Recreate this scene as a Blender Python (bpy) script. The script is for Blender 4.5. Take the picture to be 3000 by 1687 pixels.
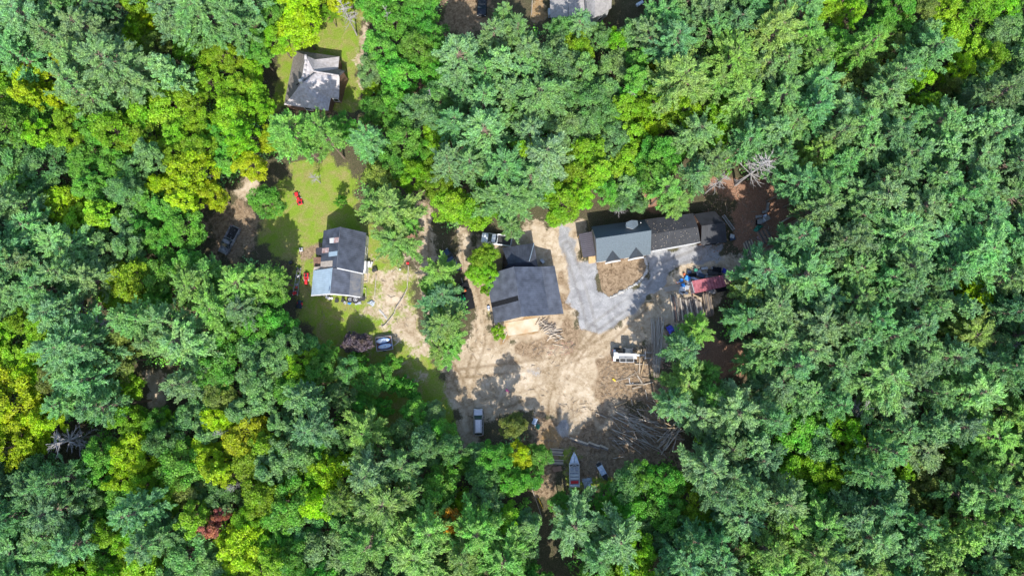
import bpy, math, random
import numpy as np
from mathutils import Vector, Matrix
R = math.radians
random.seed(11); rng = np.random.default_rng(11)
scene = bpy.context.scene
for o in list(bpy.data.objects): bpy.data.objects.remove(o)

# ------------------------------------------------------------------ camera
H = 125.0; TILT = 5.33; FPX = 2000.0          # metres above ground, degrees off nadir, focal length in photo pixels
cam_d = bpy.data.cameras.new('camera'); cam = bpy.data.objects.new('camera', cam_d)
scene.collection.objects.link(cam); scene.camera = cam
cam.location = (0, 0, H); cam.rotation_euler = (R(TILT), 0, 0)
cam_d.lens = 24; cam_d.sensor_width = 36; cam_d.clip_end = 4000; cam_d.clip_start = 0.5
CT, ST = math.cos(R(TILT)), math.sin(R(TILT))
def W(px, py, z=0.0):
    x = (px-1500)/FPX; y = (843.5-py)/FPX
    dy = y*CT + ST; dz = y*ST - CT
    t = (z-H)/dz
    return Vector((x*t, dy*t, z))
def PXY(x, y, z=0.0):            # world -> photo pixel
    yy = y*CT + (z-H)*ST; zz = -y*ST + (z-H)*CT
    return 1500+FPX*x/(-zz), 843.5-FPX*yy/(-zz)

# ------------------------------------------------------------------ sky and sun
EL = 49.0
SV = Vector((0.13, -1, 0)).normalized()*math.cos(R(EL)) + Vector((0, 0, math.sin(R(EL))))
w = bpy.data.worlds.new('World'); scene.world = w; w.use_nodes = True
nt = w.node_tree; bg = nt.nodes['Background']
sky = nt.nodes.new('ShaderNodeTexSky'); sky.sky_type = 'NISHITA'; sky.sun_disc = False
sky.sun_elevation = R(EL); sky.sun_rotation = math.atan2(SV.x, SV.y)
nt.links.new(sky.outputs[0], bg.inputs[0]); bg.inputs[1].default_value = 0.15
sd = bpy.data.lights.new('sun', 'SUN'); sd.energy = 3.1; sd.angle = R(0.5); sd.color = (1, 0.95, 0.87)
sun = bpy.data.objects.new('sun', sd); scene.collection.objects.link(sun)
sun.rotation_euler = (-SV).to_track_quat('-Z', 'Y').to_euler(); sun.location = (10, -60, 90)
scene.view_settings.view_transform = 'Standard'; scene.view_settings.look = 'None'
scene.view_settings.exposure = 1.33; scene.view_settings.gamma = 1; scene.view_settings.use_curve_mapping = False
scene.cycles.max_bounces = 6; scene.cycles.transparent_max_bounces = 4
scene.cycles.diffuse_bounces = 4; scene.cycles.glossy_bounces = 2; scene.cycles.transmission_bounces = 3

# ------------------------------------------------------------------ helpers
C = scene.collection
def tag(o, label=None, cat=None, group=None, kind=None):
    if label: o['label'] = label
    if cat: o['category'] = cat
    if group: o['group'] = group
    if kind: o['kind'] = kind
    return o
def thing(name, label, cat, loc=(0, 0, 0), rz=0.0, group=None):
    o = bpy.data.objects.new(name, None); C.objects.link(o)
    o.location = loc; o.rotation_euler = (0, 0, rz); o.empty_display_size = 0.3
    return tag(o, label, cat, group)
class MB:
    def __init__(s): s.v = []; s.f = []
    def add(s, vs, fs):
        n = len(s.v); s.v += [tuple(p) for p in vs]; s.f += [tuple(i+n for i in f) for f in fs]; return s
    def box(s, c, d, rz=0, rx=0, ry=0, taper=1.0):
        M = Matrix.Rotation(rz, 3, 'Z') @ Matrix.Rotation(ry, 3, 'Y') @ Matrix.Rotation(rx, 3, 'X')
        vs = []
        for k in (-1, 1):
            t = taper if k > 0 else 1
            for a, b in ((-1, -1), (1, -1), (1, 1), (-1, 1)):
                vs.append(Vector(c) + M @ Vector((a*d[0]/2*t, b*d[1]/2*t, k*d[2]/2)))
        return s.add(vs, [(3, 2, 1, 0), (4, 5, 6, 7), (0, 1, 5, 4), (1, 2, 6, 5), (2, 3, 7, 6), (3, 0, 4, 7)])
    def tube(s, p, q, r0, r1=None, n=8, wob=0.0):
        p, q = Vector(p), Vector(q); r1 = r0 if r1 is None else r1
        d = (q-p); L = d.length; d.normalize()
        a = d.orthogonal().normalized(); b = d.cross(a); m = 2 if wob == 0 else 5
        off = [Vector((0, 0, 0))]+[(a*random.uniform(-1, 1)+b*random.uniform(-1, 1))*wob for _ in range(m-2)]+[Vector((0, 0, 0))]
        vs = []; fs = []
        for k in range(m):
            t = k/(m-1); c = p+(q-p)*t+off[k]; r = r0+(r1-r0)*t
            for i in range(n):
                an = 2*math.pi*i/n; vs.append(c+(a*math.cos(an)+b*math.sin(an))*r*(random.uniform(.9, 1.1) if wob else 1))
        for k in range(m-1):
            for i in range(n): fs.append((k*n+i, k*n+(i+1) % n, (k+1)*n+(i+1) % n, (k+1)*n+i))
        fs += [tuple(range(n))[::-1], tuple(range((m-1)*n, m*n))]
        return s.add(vs, fs)
    def prism(s, pts, z0, z1):
        n = len(pts)
        vs = [(p[0], p[1], z0) for p in pts]+[(p[0], p[1], z1) for p in pts]
        return s.add(vs, [tuple(range(n))[::-1], tuple(range(n, 2*n))]+[(i, (i+1) % n, n+(i+1) % n, n+i) for i in range(n)])
    def loft(s, rings, caps=True):
        n = len(rings[0]); vs = [p for r in rings for p in r]; fs = []
        for k in range(len(rings)-1):
            for i in range(n): fs.append((k*n+i, k*n+(i+1) % n, (k+1)*n+(i+1) % n, (k+1)*n+i))
        if caps: fs += [tuple(range(n))[::-1], tuple(range((len(rings)-1)*n, len(rings)*n))]
        return s.add(vs, fs)
    def torus(s, c, R0, r, axis='Z', n=18, m=8):
        vs = []; fs = []
        for i in range(n):
            a = 2*math.pi*i/n
            for j in range(m):
                b = 2*math.pi*j/m; x = (R0+r*math.cos(b))*math.cos(a); y = (R0+r*math.cos(b))*math.sin(a); z = r*math.sin(b)
                p = (x, y, z) if axis == 'Z' else ((z, x, y) if axis == 'X' else (x, z, y))
                vs.append((c[0]+p[0], c[1]+p[1], c[2]+p[2]))
        for i in range(n):
            for j in range(m): fs.append((i*m+j, ((i+1) % n)*m+j, ((i+1) % n)*m+(j+1) % m, i*m+(j+1) % m))
        return s.add(vs, fs)
    def blob(s, c, d, n=8, m=6, j=0.15):
        vs = []; fs = []
        for a in range(1, m):
            ph = math.pi*a/m
            for i in range(n):
                th = 2*math.pi*i/n; k = random.uniform(1-j, 1+j)
                vs.append((c[0]+d[0]*k*math.sin(ph)*math.cos(th), c[1]+d[1]*k*math.sin(ph)*math.sin(th), c[2]+d[2]*k*math.cos(ph)))
        vs.append((c[0], c[1], c[2]+d[2])); vs.append((c[0], c[1], c[2]-d[2])); T = len(vs)-2; B = T+1
        for a in range(m-2):
            for i in range(n): fs.append((a*n+i, (a+1)*n+i, (a+1)*n+(i+1) % n, a*n+(i+1) % n))
        for i in range(n): fs.append((T, i, (i+1) % n)); fs.append((B, (m-2)*n+(i+1) % n, (m-2)*n+i))
        return s.add(vs, fs)
    def mesh(s, name, m, smooth=False):
        me = bpy.data.meshes.new(name); me.from_pydata(s.v, [], s.f); me.materials.append(m)
        if smooth: me.polygons.foreach_set('use_smooth', [True]*len(me.polygons))
        me.update(); return me
    def build(s, name, m, parent=None, smooth=False, bevel=0):
        o = bpy.data.objects.new(name, s.mesh(name, m, smooth)); C.objects.link(o)
        if parent is not None: o.parent = parent
        if bevel:
            b = o.modifiers.new('bevel', 'BEVEL'); b.width = bevel; b.segments = 2; b.limit_method = 'ANGLE'
        return o
def npmesh(name, v, f, m, smooth=False):
    me = bpy.data.meshes.new(name); n = len(f); k = f.shape[1]
    me.vertices.add(len(v)); me.vertices.foreach_set('co', v.astype(np.float32).ravel())
    me.loops.add(n*k); me.loops.foreach_set('vertex_index', f.astype(np.int32).ravel())
    me.polygons.add(n); me.polygons.foreach_set('loop_start', np.arange(0, n*k, k, dtype=np.int32))
    me.polygons.foreach_set('use_smooth', np.full(n, smooth)); me.materials.append(m); me.update(calc_edges=True)
    return me
def copy_tree(o, parent=None):
    c = o.copy(); C.objects.link(c); c.parent = parent
    for ch in o.children: copy_tree(ch, c)
    return c

# ------------------------------------------------------------------ materials
def mat(name, col, rough=0.7, metal=0.0, var=0.25, scale=3.0, bump=0.0, col2=None, spec=0.4, detail=5, coord='Object', bscale=None):
    m = bpy.data.materials.new(name); m.use_nodes = True; n = m.node_tree; L = n.links
    b = n.nodes['Principled BSDF']; b.inputs['Roughness'].default_value = rough; b.inputs['Metallic'].default_value = metal
    b.inputs['Specular IOR Level'].default_value = spec
    tc = n.nodes.new('ShaderNodeTexCoord'); nz = n.nodes.new('ShaderNodeTexNoise'); nz.inputs['Scale'].default_value = scale
    nz.inputs['Detail'].default_value = detail; L.new(tc.outputs[coord], nz.inputs['Vector'])
    rp = n.nodes.new('ShaderNodeValToRGB'); rp.color_ramp.elements[0].position = 0.32; rp.color_ramp.elements[1].position = 0.68
    c2 = col2 if col2 else tuple(min(1, c*(1+var)) for c in col)
    c1 = col if col2 else tuple(c*(1-var) for c in col)
    rp.color_ramp.elements[0].color = (*c1, 1); rp.color_ramp.elements[1].color = (*c2, 1)
    L.new(nz.outputs['Fac'], rp.inputs[0]); L.new(rp.outputs[0], b.inputs['Base Color'])
    if bump:
        n2 = n.nodes.new('ShaderNodeTexNoise'); n2.inputs['Scale'].default_value = bscale or scale*6; n2.inputs['Detail'].default_value = 4
        L.new(tc.outputs[coord], n2.inputs['Vector']); bp = n.nodes.new('ShaderNodeBump'); bp.inputs['Strength'].default_value = bump
        bp.inputs['Distance'].default_value = 0.05; L.new(n2.outputs['Fac'], bp.inputs['Height']); L.new(bp.outputs[0], b.inputs['Normal'])
    return m
def leafmat(name, attr=False, transl=0.3, rough=0.55, vlo=0.55, vhi=1.35, hue=0.018):
    m = bpy.data.materials.new(name); m.use_nodes = True; n = m.node_tree; L = n.links; n.nodes.clear()
    out = n.nodes.new('ShaderNodeOutputMaterial')
    if attr: oi = n.nodes.new('ShaderNodeAttribute'); oi.attribute_name = 'tint'; src = oi.outputs['Color']
    else: oi = n.nodes.new('ShaderNodeObjectInfo'); src = oi.outputs['Color']
    ge = n.nodes.new('ShaderNodeNewGeometry'); tc = n.nodes.new('ShaderNodeTexCoord')
    nz = n.nodes.new('ShaderNodeTexNoise'); nz.inputs['Scale'].default_value = 0.45; nz.inputs['Detail'].default_value = 2
    L.new(ge.outputs['Position'], nz.inputs['Vector'])
    mr = n.nodes.new('ShaderNodeMapRange'); mr.inputs['To Min'].default_value = vlo; mr.inputs['To Max'].default_value = vhi
    L.new(ge.outputs['Random Per Island'], mr.inputs['Value'])
    mr2 = n.nodes.new('ShaderNodeMapRange'); mr2.inputs['From Min'].default_value = 0.3; mr2.inputs['From Max'].default_value = 0.7
    mr2.inputs['To Min'].default_value = 0.5-hue; mr2.inputs['To Max'].default_value = 0.5+hue
    L.new(nz.outputs['Fac'], mr2.inputs['Value'])
    n3 = n.nodes.new('ShaderNodeTexNoise'); n3.inputs['Scale'].default_value = 0.9; n3.inputs['Detail'].default_value = 3; L.new(ge.outputs['Position'], n3.inputs['Vector'])
    rp = n.nodes.new('ShaderNodeValToRGB'); rp.color_ramp.elements[0].position = 0.38; rp.color_ramp.elements[1].position = 0.62
    rp.color_ramp.elements[0].color = (0.78, 0.84, 1.05, 1); rp.color_ramp.elements[1].color = (1.10, 1.14, 0.88, 1); L.new(n3.outputs['Fac'], rp.inputs[0])
    ml = n.nodes.new('ShaderNodeMix'); ml.data_type = 'RGBA'; ml.blend_type = 'MULTIPLY'; ml.inputs[0].default_value = 1; L.new(src, ml.inputs[6]); L.new(rp.outputs[0], ml.inputs[7])
    hs = n.nodes.new('ShaderNodeHueSaturation'); L.new(ml.outputs[2], hs.inputs['Color']); L.new(mr.outputs[0], hs.inputs['Value']); L.new(mr2.outputs[0], hs.inputs['Hue'])
    p = n.nodes.new('ShaderNodeBsdfPrincipled'); p.inputs['Roughness'].default_value = rough; p.inputs['Specular IOR Level'].default_value = 0.35
    t = n.nodes.new('ShaderNodeBsdfTranslucent'); mx = n.nodes.new('ShaderNodeMixShader'); mx.inputs[0].default_value = transl
    L.new(hs.outputs[0], p.inputs['Base Color']); L.new(hs.outputs[0], t.inputs['Color'])
    L.new(p.outputs[0], mx.inputs[1]); L.new(t.outputs[0], mx.inputs[2]); L.new(mx.outputs[0], out.inputs[0])
    return m
M = {}
M['leaf'] = leafmat('leaves', transl=0.42); M['needle'] = leafmat('needles', transl=0.34, rough=0.5, vlo=0.5, vhi=1.4)
M['leafattr'] = leafmat('leaves_tinted', attr=True)
M['bark'] = mat('bark', (0.16, 0.12, 0.09), 0.9, var=0.35, scale=4, bump=0.4)
M['deadwood'] = mat('dead_wood', (0.27, 0.255, 0.245), 0.85, var=0.25, scale=3)
M['birch'] = mat('pale_bark', (0.5, 0.48, 0.44), 0.8, var=0.25, scale=5)
# ------------------------------------------------------------------ ground: one continuous sheet split by what covers it
def poly_sd(P, X, Y):
    d = np.full(X.shape, 1e9); ins = np.zeros(X.shape, bool); n = len(P)
    for i in range(n):
        x0, y0 = P[i]; x1, y1 = P[(i+1) % n]; dx, dy = x1-x0, y1-y0
        t = np.clip(((X-x0)*dx+(Y-y0)*dy)/(dx*dx+dy*dy+1e-9), 0, 1)
        d = np.minimum(d, np.hypot(X-x0-t*dx, Y-y0-t*dy))
        c = ((y0 > Y) != (y1 > Y)) & (X < (x1-x0)*(Y-y0)/(y1-y0+1e-12)+x0); ins ^= c
    return np.where(ins, d, -d)
SAND = [[(1222, 600), (1262, 590), (1278, 690), (1262, 780), (1258, 900), (1270, 1000), (1310, 1060), (1375, 1150), (1385, 1200), (1405, 1300), (1360, 1310), (1328, 1200), (1290, 1080), (1240, 960), (1224, 860), (1228, 760), (1216, 680)],
 [(1345, 670), (1388, 680), (1392, 800), (1432, 910), (1440, 1000), (1400, 1060), (1340, 1060), (1385, 980), (1378, 870), (1352, 800)],
 [(1270, 1030), (1400, 1005), (1450, 985), (1640, 1005), (1680, 960), (1740, 968), (1800, 960), (1860, 900), (1900, 870), (1910, 900), (1895, 1000), (1850, 1060), (1775, 1080), (1752, 1150), (1725, 1240), (1650, 1270), (1560, 1210), (1400, 1240), (1335, 1160)],
 [(1395, 690), (1500, 690), (1540, 655), (1700, 655), (1712, 700), (1690, 960), (1640, 1010), (1440, 1010), (1430, 900), (1395, 800)],
 [(1900, 830), (2000, 770), (2130, 740), (2200, 740), (2130, 860), (2060, 950), (1960, 960), (1940, 1080), (1890, 1100), (1880, 900)],
 [(1700, 1180), (1800, 1130), (1840, 1180), (1830, 1300), (1790, 1370), (1740, 1300), (1640, 1280), (1640, 1230)],
 [(1535, 662), (1640, 650), (1700, 655), (1712, 770), (1740, 770), (1660, 805), (1640, 780), (1600, 740), (1540, 730)],
 [(420, 1085), (470, 1085), (490, 1140), (475, 1230), (440, 1200)], [(500, 1260), (545, 1262), (540, 1300), (505, 1290)],
 [(690, 570), (720, 530), (755, 510), (765, 545), (730, 590)],
 [(1060, 60), (1085, 60), (1075, 180), (1060, 260), (1045, 240)]]
SOIL = [[(1625, 765), (1650, 760), (1668, 880), (1700, 960), (1700, 1010), (1650, 1010), (1640, 930)],
 [(1748, 765), (1890, 745), (1895, 800), (1878, 825), (1850, 840), (1785, 870), (1762, 850), (1752, 800)],
 [(1570, 1195), (1640, 1200), (1650, 1280), (1640, 1430), (1600, 1440), (1580, 1330), (1560, 1240)],
 [(1760, 1060), (1880, 1040), (1940, 1120), (1900, 1180), (1800, 1190), (1760, 1150)],
 [(1460, 990), (1640, 1000), (1630, 1035), (1500, 1040)], [(885, 720), (925, 700), (930, 790), (880, 790)], [(590, 640), (700, 590), (770, 620), (760, 720), (700, 780), (620, 740)],  # last patch: brown-grey glade soil, its dappled shade put into the tone too
 [(1310, -30), (1430, -30), (1430, 85), (1310, 85)], [(1680, 1260), (1960, 1180), (2010, 1340), (1800, 1400), (1640, 1400)]]
ORNG = [[(1480, 945), (1572, 930), (1580, 975), (1490, 985)], [(1560, -30), (1600, -30), (1600, 60), (1570, 70), (1545, 40)],
 [(1590, 1270), (1630, 1270), (1625, 1330), (1600, 1330)], [(1470, 985), (1500, 960), (1500, 1000), (1465, 1010)]]
GRAV = [[(1655, 690), (1690, 705), (1702, 765), (1748, 768), (1754, 850), (1785, 872), (1850, 842), (1895, 802), (1893, 740), (2050, 712), (2120, 715), (2115, 760), (1995, 775), (1955, 815), (1925, 855), (1860, 905), (1795, 962), (1742, 970), (1700, 958), (1676, 880), (1660, 800), (1640, 730)],
 [(1640, 1225), (1662, 1222), (1672, 1250), (1664, 1268), (1642, 1260)], [(1548, 1085), (1585, 1075), (1590, 1105), (1560, 1115)],
 [(1640, 660), (1665, 670), (1660, 700), (1645, 700)]]
GRAS = [[(745, 640), (770, 590), (835, 520), (900, 470), (1040, 470), (1045, 600), (1110, 720), (1222, 800), (1228, 960), (1285, 1060), (1330, 1170), (1352, 1300), (1100, 1290), (960, 1110), (880, 920), (850, 780), (790, 745), (745, 720)],
 [(830, 90), (900, 50), (1062, 40), (1062, 330), (980, 300), (860, 300), (790, 330), (815, 150)],
 [(1388, 740), (1425, 800), (1450, 940), (1425, 930), (1395, 830)], [(1560, 700), (1600, 690), (1640, 770), (1620, 780), (1560, 770)],
 [(1620, 1290), (1800, 1300), (1820, 1440), (1640, 1440)]]
NEED = [[(2030, 530), (2360, 520), (2360, 760), (2230, 790), (2150, 730), (2160, 600)], [(2030, 990), (2190, 1000), (2240, 1090), (2100, 1120), (2010, 1060)],
 [(1185, 680), (1225, 680), (1225, 740), (1195, 730)], [(2540, 590), (2680, 590), (2660, 690), (2550, 680)], [(1975, 960), (2050, 960), (2050, 1030), (1975, 1030)],
 [(1100, 770), (1200, 790), (1210, 860), (1110, 830)], [(1230, 230), (1270, 230), (1270, 290), (1230, 290)], [(1180, 370), (1240, 370), (1230, 470), (1190, 470)], [(1880, 560), (1960, 560), (1950, 630), (1880, 620)]]
# lattice
STEP = 0.34; gx = np.arange(-112, 112, STEP); gy = np.arange(-58, 88, STEP)
GX, GY = np.meshgrid(gx, gy); nx, ny = len(gx), len(gy)
def valnoise(X, Y, s, seed):
    r = np.random.default_rng(seed).random((256, 256)); x = X/s+1000; y = Y/s+1000
    i = np.floor(x).astype(int); j = np.floor(y).astype(int); u = x-i; v = y-j; u = u*u*(3-2*u); v = v*v*(3-2*v)
    g = lambda a, b: r[a % 256, b % 256]
    return (g(i, j)*(1-u)+g(i+1, j)*u)*(1-v)+(g(i, j+1)*(1-u)+g(i+1, j+1)*u)*v
def weight(polys, feather, wob=1.2):
    wt = np.zeros(GX.shape); nz = (valnoise(GX, GY, 2.3, 5)+0.5*valnoise(GX, GY, 0.9, 6)-0.75)*wob*2
    for P in polys:
        Pw = [W(*p)[:2] for p in P]; s = poly_sd(Pw, GX, GY)+nz
        wt = np.maximum(wt, np.clip(0.5+s/(2*feather), 0, 1))
    return wt
wS, wO0, wR, wG, wL, wN = (weight(SAND, 1.6), None, weight(ORNG, 1.0), weight(GRAV, 0.9, 0.9), weight(GRAS, 2.0, 1.8), weight(NEED, 1.8))
wS = np.maximum(wS, weight([[(1110, 800), (1225, 780), (1240, 960), (1280, 1060), (1200, 1000), (1120, 960), (1090, 880)]], 9.0, 6.0)*.92); mulch = weight([SOIL[1]], 0.25, 0.15); wO = np.maximum(weight([P for k, P in enumerate(SOIL) if k != 1], 2.6, 2.2), mulch); wG = np.minimum(wG, 1-mulch)
track = np.zeros(GX.shape)
GZ = (valnoise(GX, GY, 3.0, 9)-0.5)*0.10+(valnoise(GX, GY, 0.8, 10)-0.5)*0.04
for (px, py, r, h) in ((1660, 1250, 2.4, 0.9), (1612, 975, 3.0, .3)):
    c = W(px, py); GZ += h*np.exp(-((GX-c.x)**2+(GY-c.y)**2)/(r*r*.5))
V = np.stack([GX, GY, GZ], -1).reshape(-1, 3)
gm = bpy.data.materials.new('ground_surface'); gm.use_nodes = True
def ground_nodes(m):
    n = m.node_tree; L = n.links; b = n.nodes['Principled BSDF']; b.inputs['Roughness'].default_value = 0.95; b.inputs['Specular IOR Level'].default_value = 0.15
    ge = n.nodes.new('ShaderNodeNewGeometry'); P = ge.outputs['Position']
    def noise(s, d=6, rough=0.6, dist=0.9):
        z = n.nodes.new('ShaderNodeTexNoise'); z.inputs['Scale'].default_value = s; z.inputs['Detail'].default_value = d; z.inputs['Roughness'].default_value = rough; z.inputs['Distortion'].default_value = dist
        L.new(P, z.inputs['Vector']); return z.outputs['Fac']
    def ramp(f, stops):
        r = n.nodes.new('ShaderNodeValToRGB'); e = r.color_ramp.elements
        while len(e) < len(stops): e.new(0.5)
        for k, (p, c) in enumerate(stops): e[k].position = p; e[k].color = (*c, 1)
        L.new(f, r.inputs[0]); return r.outputs[0]
    def mix(f, a, b_):
        x = n.nodes.new('ShaderNodeMix'); x.data_type = 'RGBA'; L.new(f, x.inputs[0]); L.new(a, x.inputs[6]); L.new(b_, x.inputs[7]); return x.outputs[2]
    def mul(a, c):
        x = n.nodes.new('ShaderNodeMath'); x.operation = 'MULTIPLY'; L.new(a, x.inputs[0])
        if isinstance(c, float): x.inputs[1].default_value = c
        else: L.new(c, x.inputs[1])
        return x.outputs[0]
    A1 = n.nodes.new('ShaderNodeAttribute'); A1.attribute_name = 'cover_a'; A2 = n.nodes.new('ShaderNodeAttribute'); A2.attribute_name = 'cover_b'
    s1 = n.nodes.new('ShaderNodeSeparateColor'); s2 = n.nodes.new('ShaderNodeSeparateColor'); L.new(A1.outputs['Color'], s1.inputs[0]); L.new(A2.outputs['Color'], s2.inputs[0])
    nf, nm, nc, nl = noise(9, 4, 0.7), noise(1.6, 6, 0.65), noise(0.35, 4), noise(30, 3, 0.8)
    def edge(wt, amp=0.7, src=None):
        a = n.nodes.new('ShaderNodeMath'); a.operation = 'MULTIPLY_ADD'; L.new(src or nm, a.inputs[0]); a.inputs[1].default_value = amp; a.inputs[2].default_value = -amp/2
        c = n.nodes.new('ShaderNodeMath'); c.operation = 'ADD'; L.new(a.outputs[0], c.inputs[0]); L.new(wt, c.inputs[1])
        r = n.nodes.new('ShaderNodeMapRange'); r.interpolation_type = 'SMOOTHSTEP'; r.inputs['From Min'].default_value = 0.36; r.inputs['From Max'].default_value = 0.64
        L.new(c.outputs[0], r.inputs['Value']); return r.outputs[0]
    def mulc(a, c, f=1.0):
        x = n.nodes.new('ShaderNodeMix'); x.data_type = 'RGBA'; x.blend_type = 'MULTIPLY'; x.inputs[0].default_value = f; L.new(a, x.inputs[6]); L.new(c, x.inputs[7]); return x.outputs[2]
    ns = noise(4.2, 8, 0.75); nk = noise(0.16, 5, 0.6); nq = noise(14, 6, 0.8)
    fine = ramp(nq, [(0.30, (0.55, 0.52, 0.48)), (0.42, (0.92, 0.92, 0.92)), (0.62, (1.12, 1.12, 1.12))])
    blot = ramp(ns, [(0.36, (0.62, 0.58, 0.52)), (0.5, (1, 1, 1)), (0.66, (1.12, 1.12, 1.1))])
    forest = mulc(mix(nc, ramp(nf, [(0.3, (0.035, 0.024, 0.016)), (0.5, (0.10, 0.068, 0.048)), (0.62, (0.21, 0.155, 0.12))]), ramp(nf, [(0.3, (0.018, 0.035, 0.012)), (0.5, (0.05, 0.075, 0.025)), (0.66, (0.14, 0.12, 0.065))])), blot, .6)
    sand = mix(ramp(nc, [(0.38, (0, 0, 0)), (0.6, (1, 1, 1))]), ramp(nm, [(0.32, (0.45, 0.365, 0.265)), (0.5, (0.49, 0.41, 0.305)), (0.65, (0.54, 0.47, 0.375))]),
               ramp(nm, [(0.35, (0.25, 0.19, 0.12)), (0.48, (0.36, 0.285, 0.195)), (0.64, (0.46, 0.385, 0.285))]))
    sand = mulc(mulc(sand, blot, .15), fine, .4)
    sand = mulc(sand, ramp(nk, [(0.4, (0.86, 0.83, 0.78)), (0.6, (1.06, 1.05, 1.04))]))
    lane = ramp(A1.outputs['Alpha'], [(0.15, (1, 1, 1)), (0.9, (0.62, 0.58, 0.53))]); sand = mulc(sand, lane)
    soil = mulc(mulc(ramp(nm, [(0.35, (0.12, 0.082, 0.05)), (0.5, (0.25, 0.18, 0.115)), (0.65, (0.34, 0.26, 0.172))]), fine, .9), blot, .7)
    orng = mulc(ramp(nm, [(0.35, (0.24, 0.15, 0.065)), (0.5, (0.30, 0.20, 0.10)), (0.65, (0.33, 0.25, 0.16))]), fine, .7)
    need = mulc(ramp(nf, [(0.3, (0.08, 0.045, 0.03)), (0.5, (0.27, 0.15, 0.095)), (0.66, (0.42, 0.26, 0.18))]), fine, .8)
    mp = n.nodes.new('ShaderNodeMapping'); mp.inputs['Rotation'].default_value = (0, 0, R(38)); mp.inputs['Scale'].default_value = (0.25, 2.2, 1); L.new(P, mp.inputs['Vector'])
    st = n.nodes.new('ShaderNodeTexNoise'); st.inputs['Scale'].default_value = 0.8; st.inputs['Detail'].default_value = 6; L.new(mp.outputs[0], st.inputs['Vector'])
    grav = (lambda a, b: a)(ramp(nl, [(0.30, (0.17, 0.17, 0.173)), (0.47, (0.27, 0.27, 0.275)), (0.62, (0.40, 0.40, 0.40))]), ramp(st.outputs['Fac'], [(0.36, (0.9, 0.9, 0.91)), (0.5, (1.0, 1.0, 1.0)), (0.62, (1.12, 1.12, 1.1))]))
    grav = mulc(grav, ramp(ns, [(0.34, (0.84, 0.84, 0.85)), (0.5, (1, 1, 1)), (0.66, (1.14, 1.14, 1.13))]))
    grav = mulc(grav, ramp(noise(0.55, 4, .55), [(0.38, (0.80, 0.80, 0.81)), (0.62, (1.14, 1.14, 1.13))]))
    grav = mulc(grav, lane, .6)
    grass = mix(ramp(noise(0.42, 7, .7), [(0.42, (0, 0, 0)), (0.62, (1, 1, 1))]), ramp(nf, [(0.32, (0.09, 0.16, 0.015)), (0.5, (0.18, 0.28, 0.025)), (0.66, (0.28, 0.36, 0.06))]),
                ramp(nf, [(0.32, (0.13, 0.13, 0.03)), (0.5, (0.25, 0.24, 0.07)), (0.66, (0.40, 0.34, 0.18))]))
    grass = mulc(mulc(grass, fine, .9), blot, .5)
    c = mix(edge(s2.outputs[1]), forest, need); c = mix(edge(s1.outputs[2], 0.9), c, grass); c = mix(edge(s1.outputs[0], 0.9), c, sand)
    c = mix(edge(s2.outputs[0]), c, soil); c = mix(edge(s2.outputs[2]), c, orng); c = mix(edge(s1.outputs[1], 1.0, ns), c, grav)
    L.new(c, b.inputs['Base Color'])
    bp = n.nodes.new('ShaderNodeBump'); bp.inputs['Strength'].default_value = 0.8; bp.inputs['Distance'].default_value = 0.12
    ad = n.nodes.new('ShaderNodeMath'); ad.operation = 'ADD'; L.new(nf, ad.inputs[0]); L.new(nl, ad.inputs[1]); L.new(ad.outputs[0], bp.inputs['Height']); L.new(bp.outputs[0], b.inputs['Normal'])
ground_nodes(gm); M['ground'] = gm
ii, jj = np.meshgrid(np.arange(nx-1), np.arange(ny-1)); q0 = (jj*nx+ii).ravel()
Q = np.stack([q0, q0+1, q0+nx+1, q0+nx], 1)
cen = lambda a: a.ravel()[Q].mean(1)
cls = np.zeros(len(Q), int)
cls[cen(wL) > 0.5] = 1; cls[cen(np.maximum(wS, wR)) > 0.5] = 2; cls[cen(wO) > 0.5] = 2; cls[cen(wG) > 0.5] = 3; cls[cen(mulch) > 0.5] = 4
trk = np.zeros(GX.shape)
for path, gap_ in (([(1238, 600), (1245, 760), (1240, 900), (1262, 1000), (1335, 1100), (1385, 1210), (1400, 1330)], .8), ([(1735, 965), (1660, 1050), (1620, 1180), (1610, 1380)], .8), ([(1345, 1095), (1480, 1080), (1640, 1060), (1760, 1010), (1880, 900)], .85), ([(1362, 690), (1372, 800), (1405, 920), (1410, 1000), (1380, 1090)], .8), ([(1660, 720), (1690, 800), (1720, 900), (1735, 965), (1640, 1120), (1480, 1180)], .8), ([(1740, 960), (1850, 880), (1920, 790), (2050, 740)], .8)):
    pw = [W(*p) for p in path]; d_ = np.full(GX.shape, 1e9)
    for a, b in zip(pw[:-1], pw[1:]):
        dx, dy = b.x-a.x, b.y-a.y; t_ = np.clip(((GX-a.x)*dx+(GY-a.y)*dy)/(dx*dx+dy*dy), 0, 1); d_ = np.minimum(d_, np.hypot(GX-a.x-t_*dx, GY-a.y-t_*dy))
    trk = np.maximum(trk, np.exp(-((d_-gap_)/.32)**2)*(.35+.9*valnoise(GX, GY, 3.5, 91)))
colA = np.stack([wS, wG, wL, np.clip(trk, 0, 1)], -1).reshape(-1, 4); colB = np.stack([wO, wN, wR, np.ones_like(wS)], -1).reshape(-1, 4)
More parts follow.
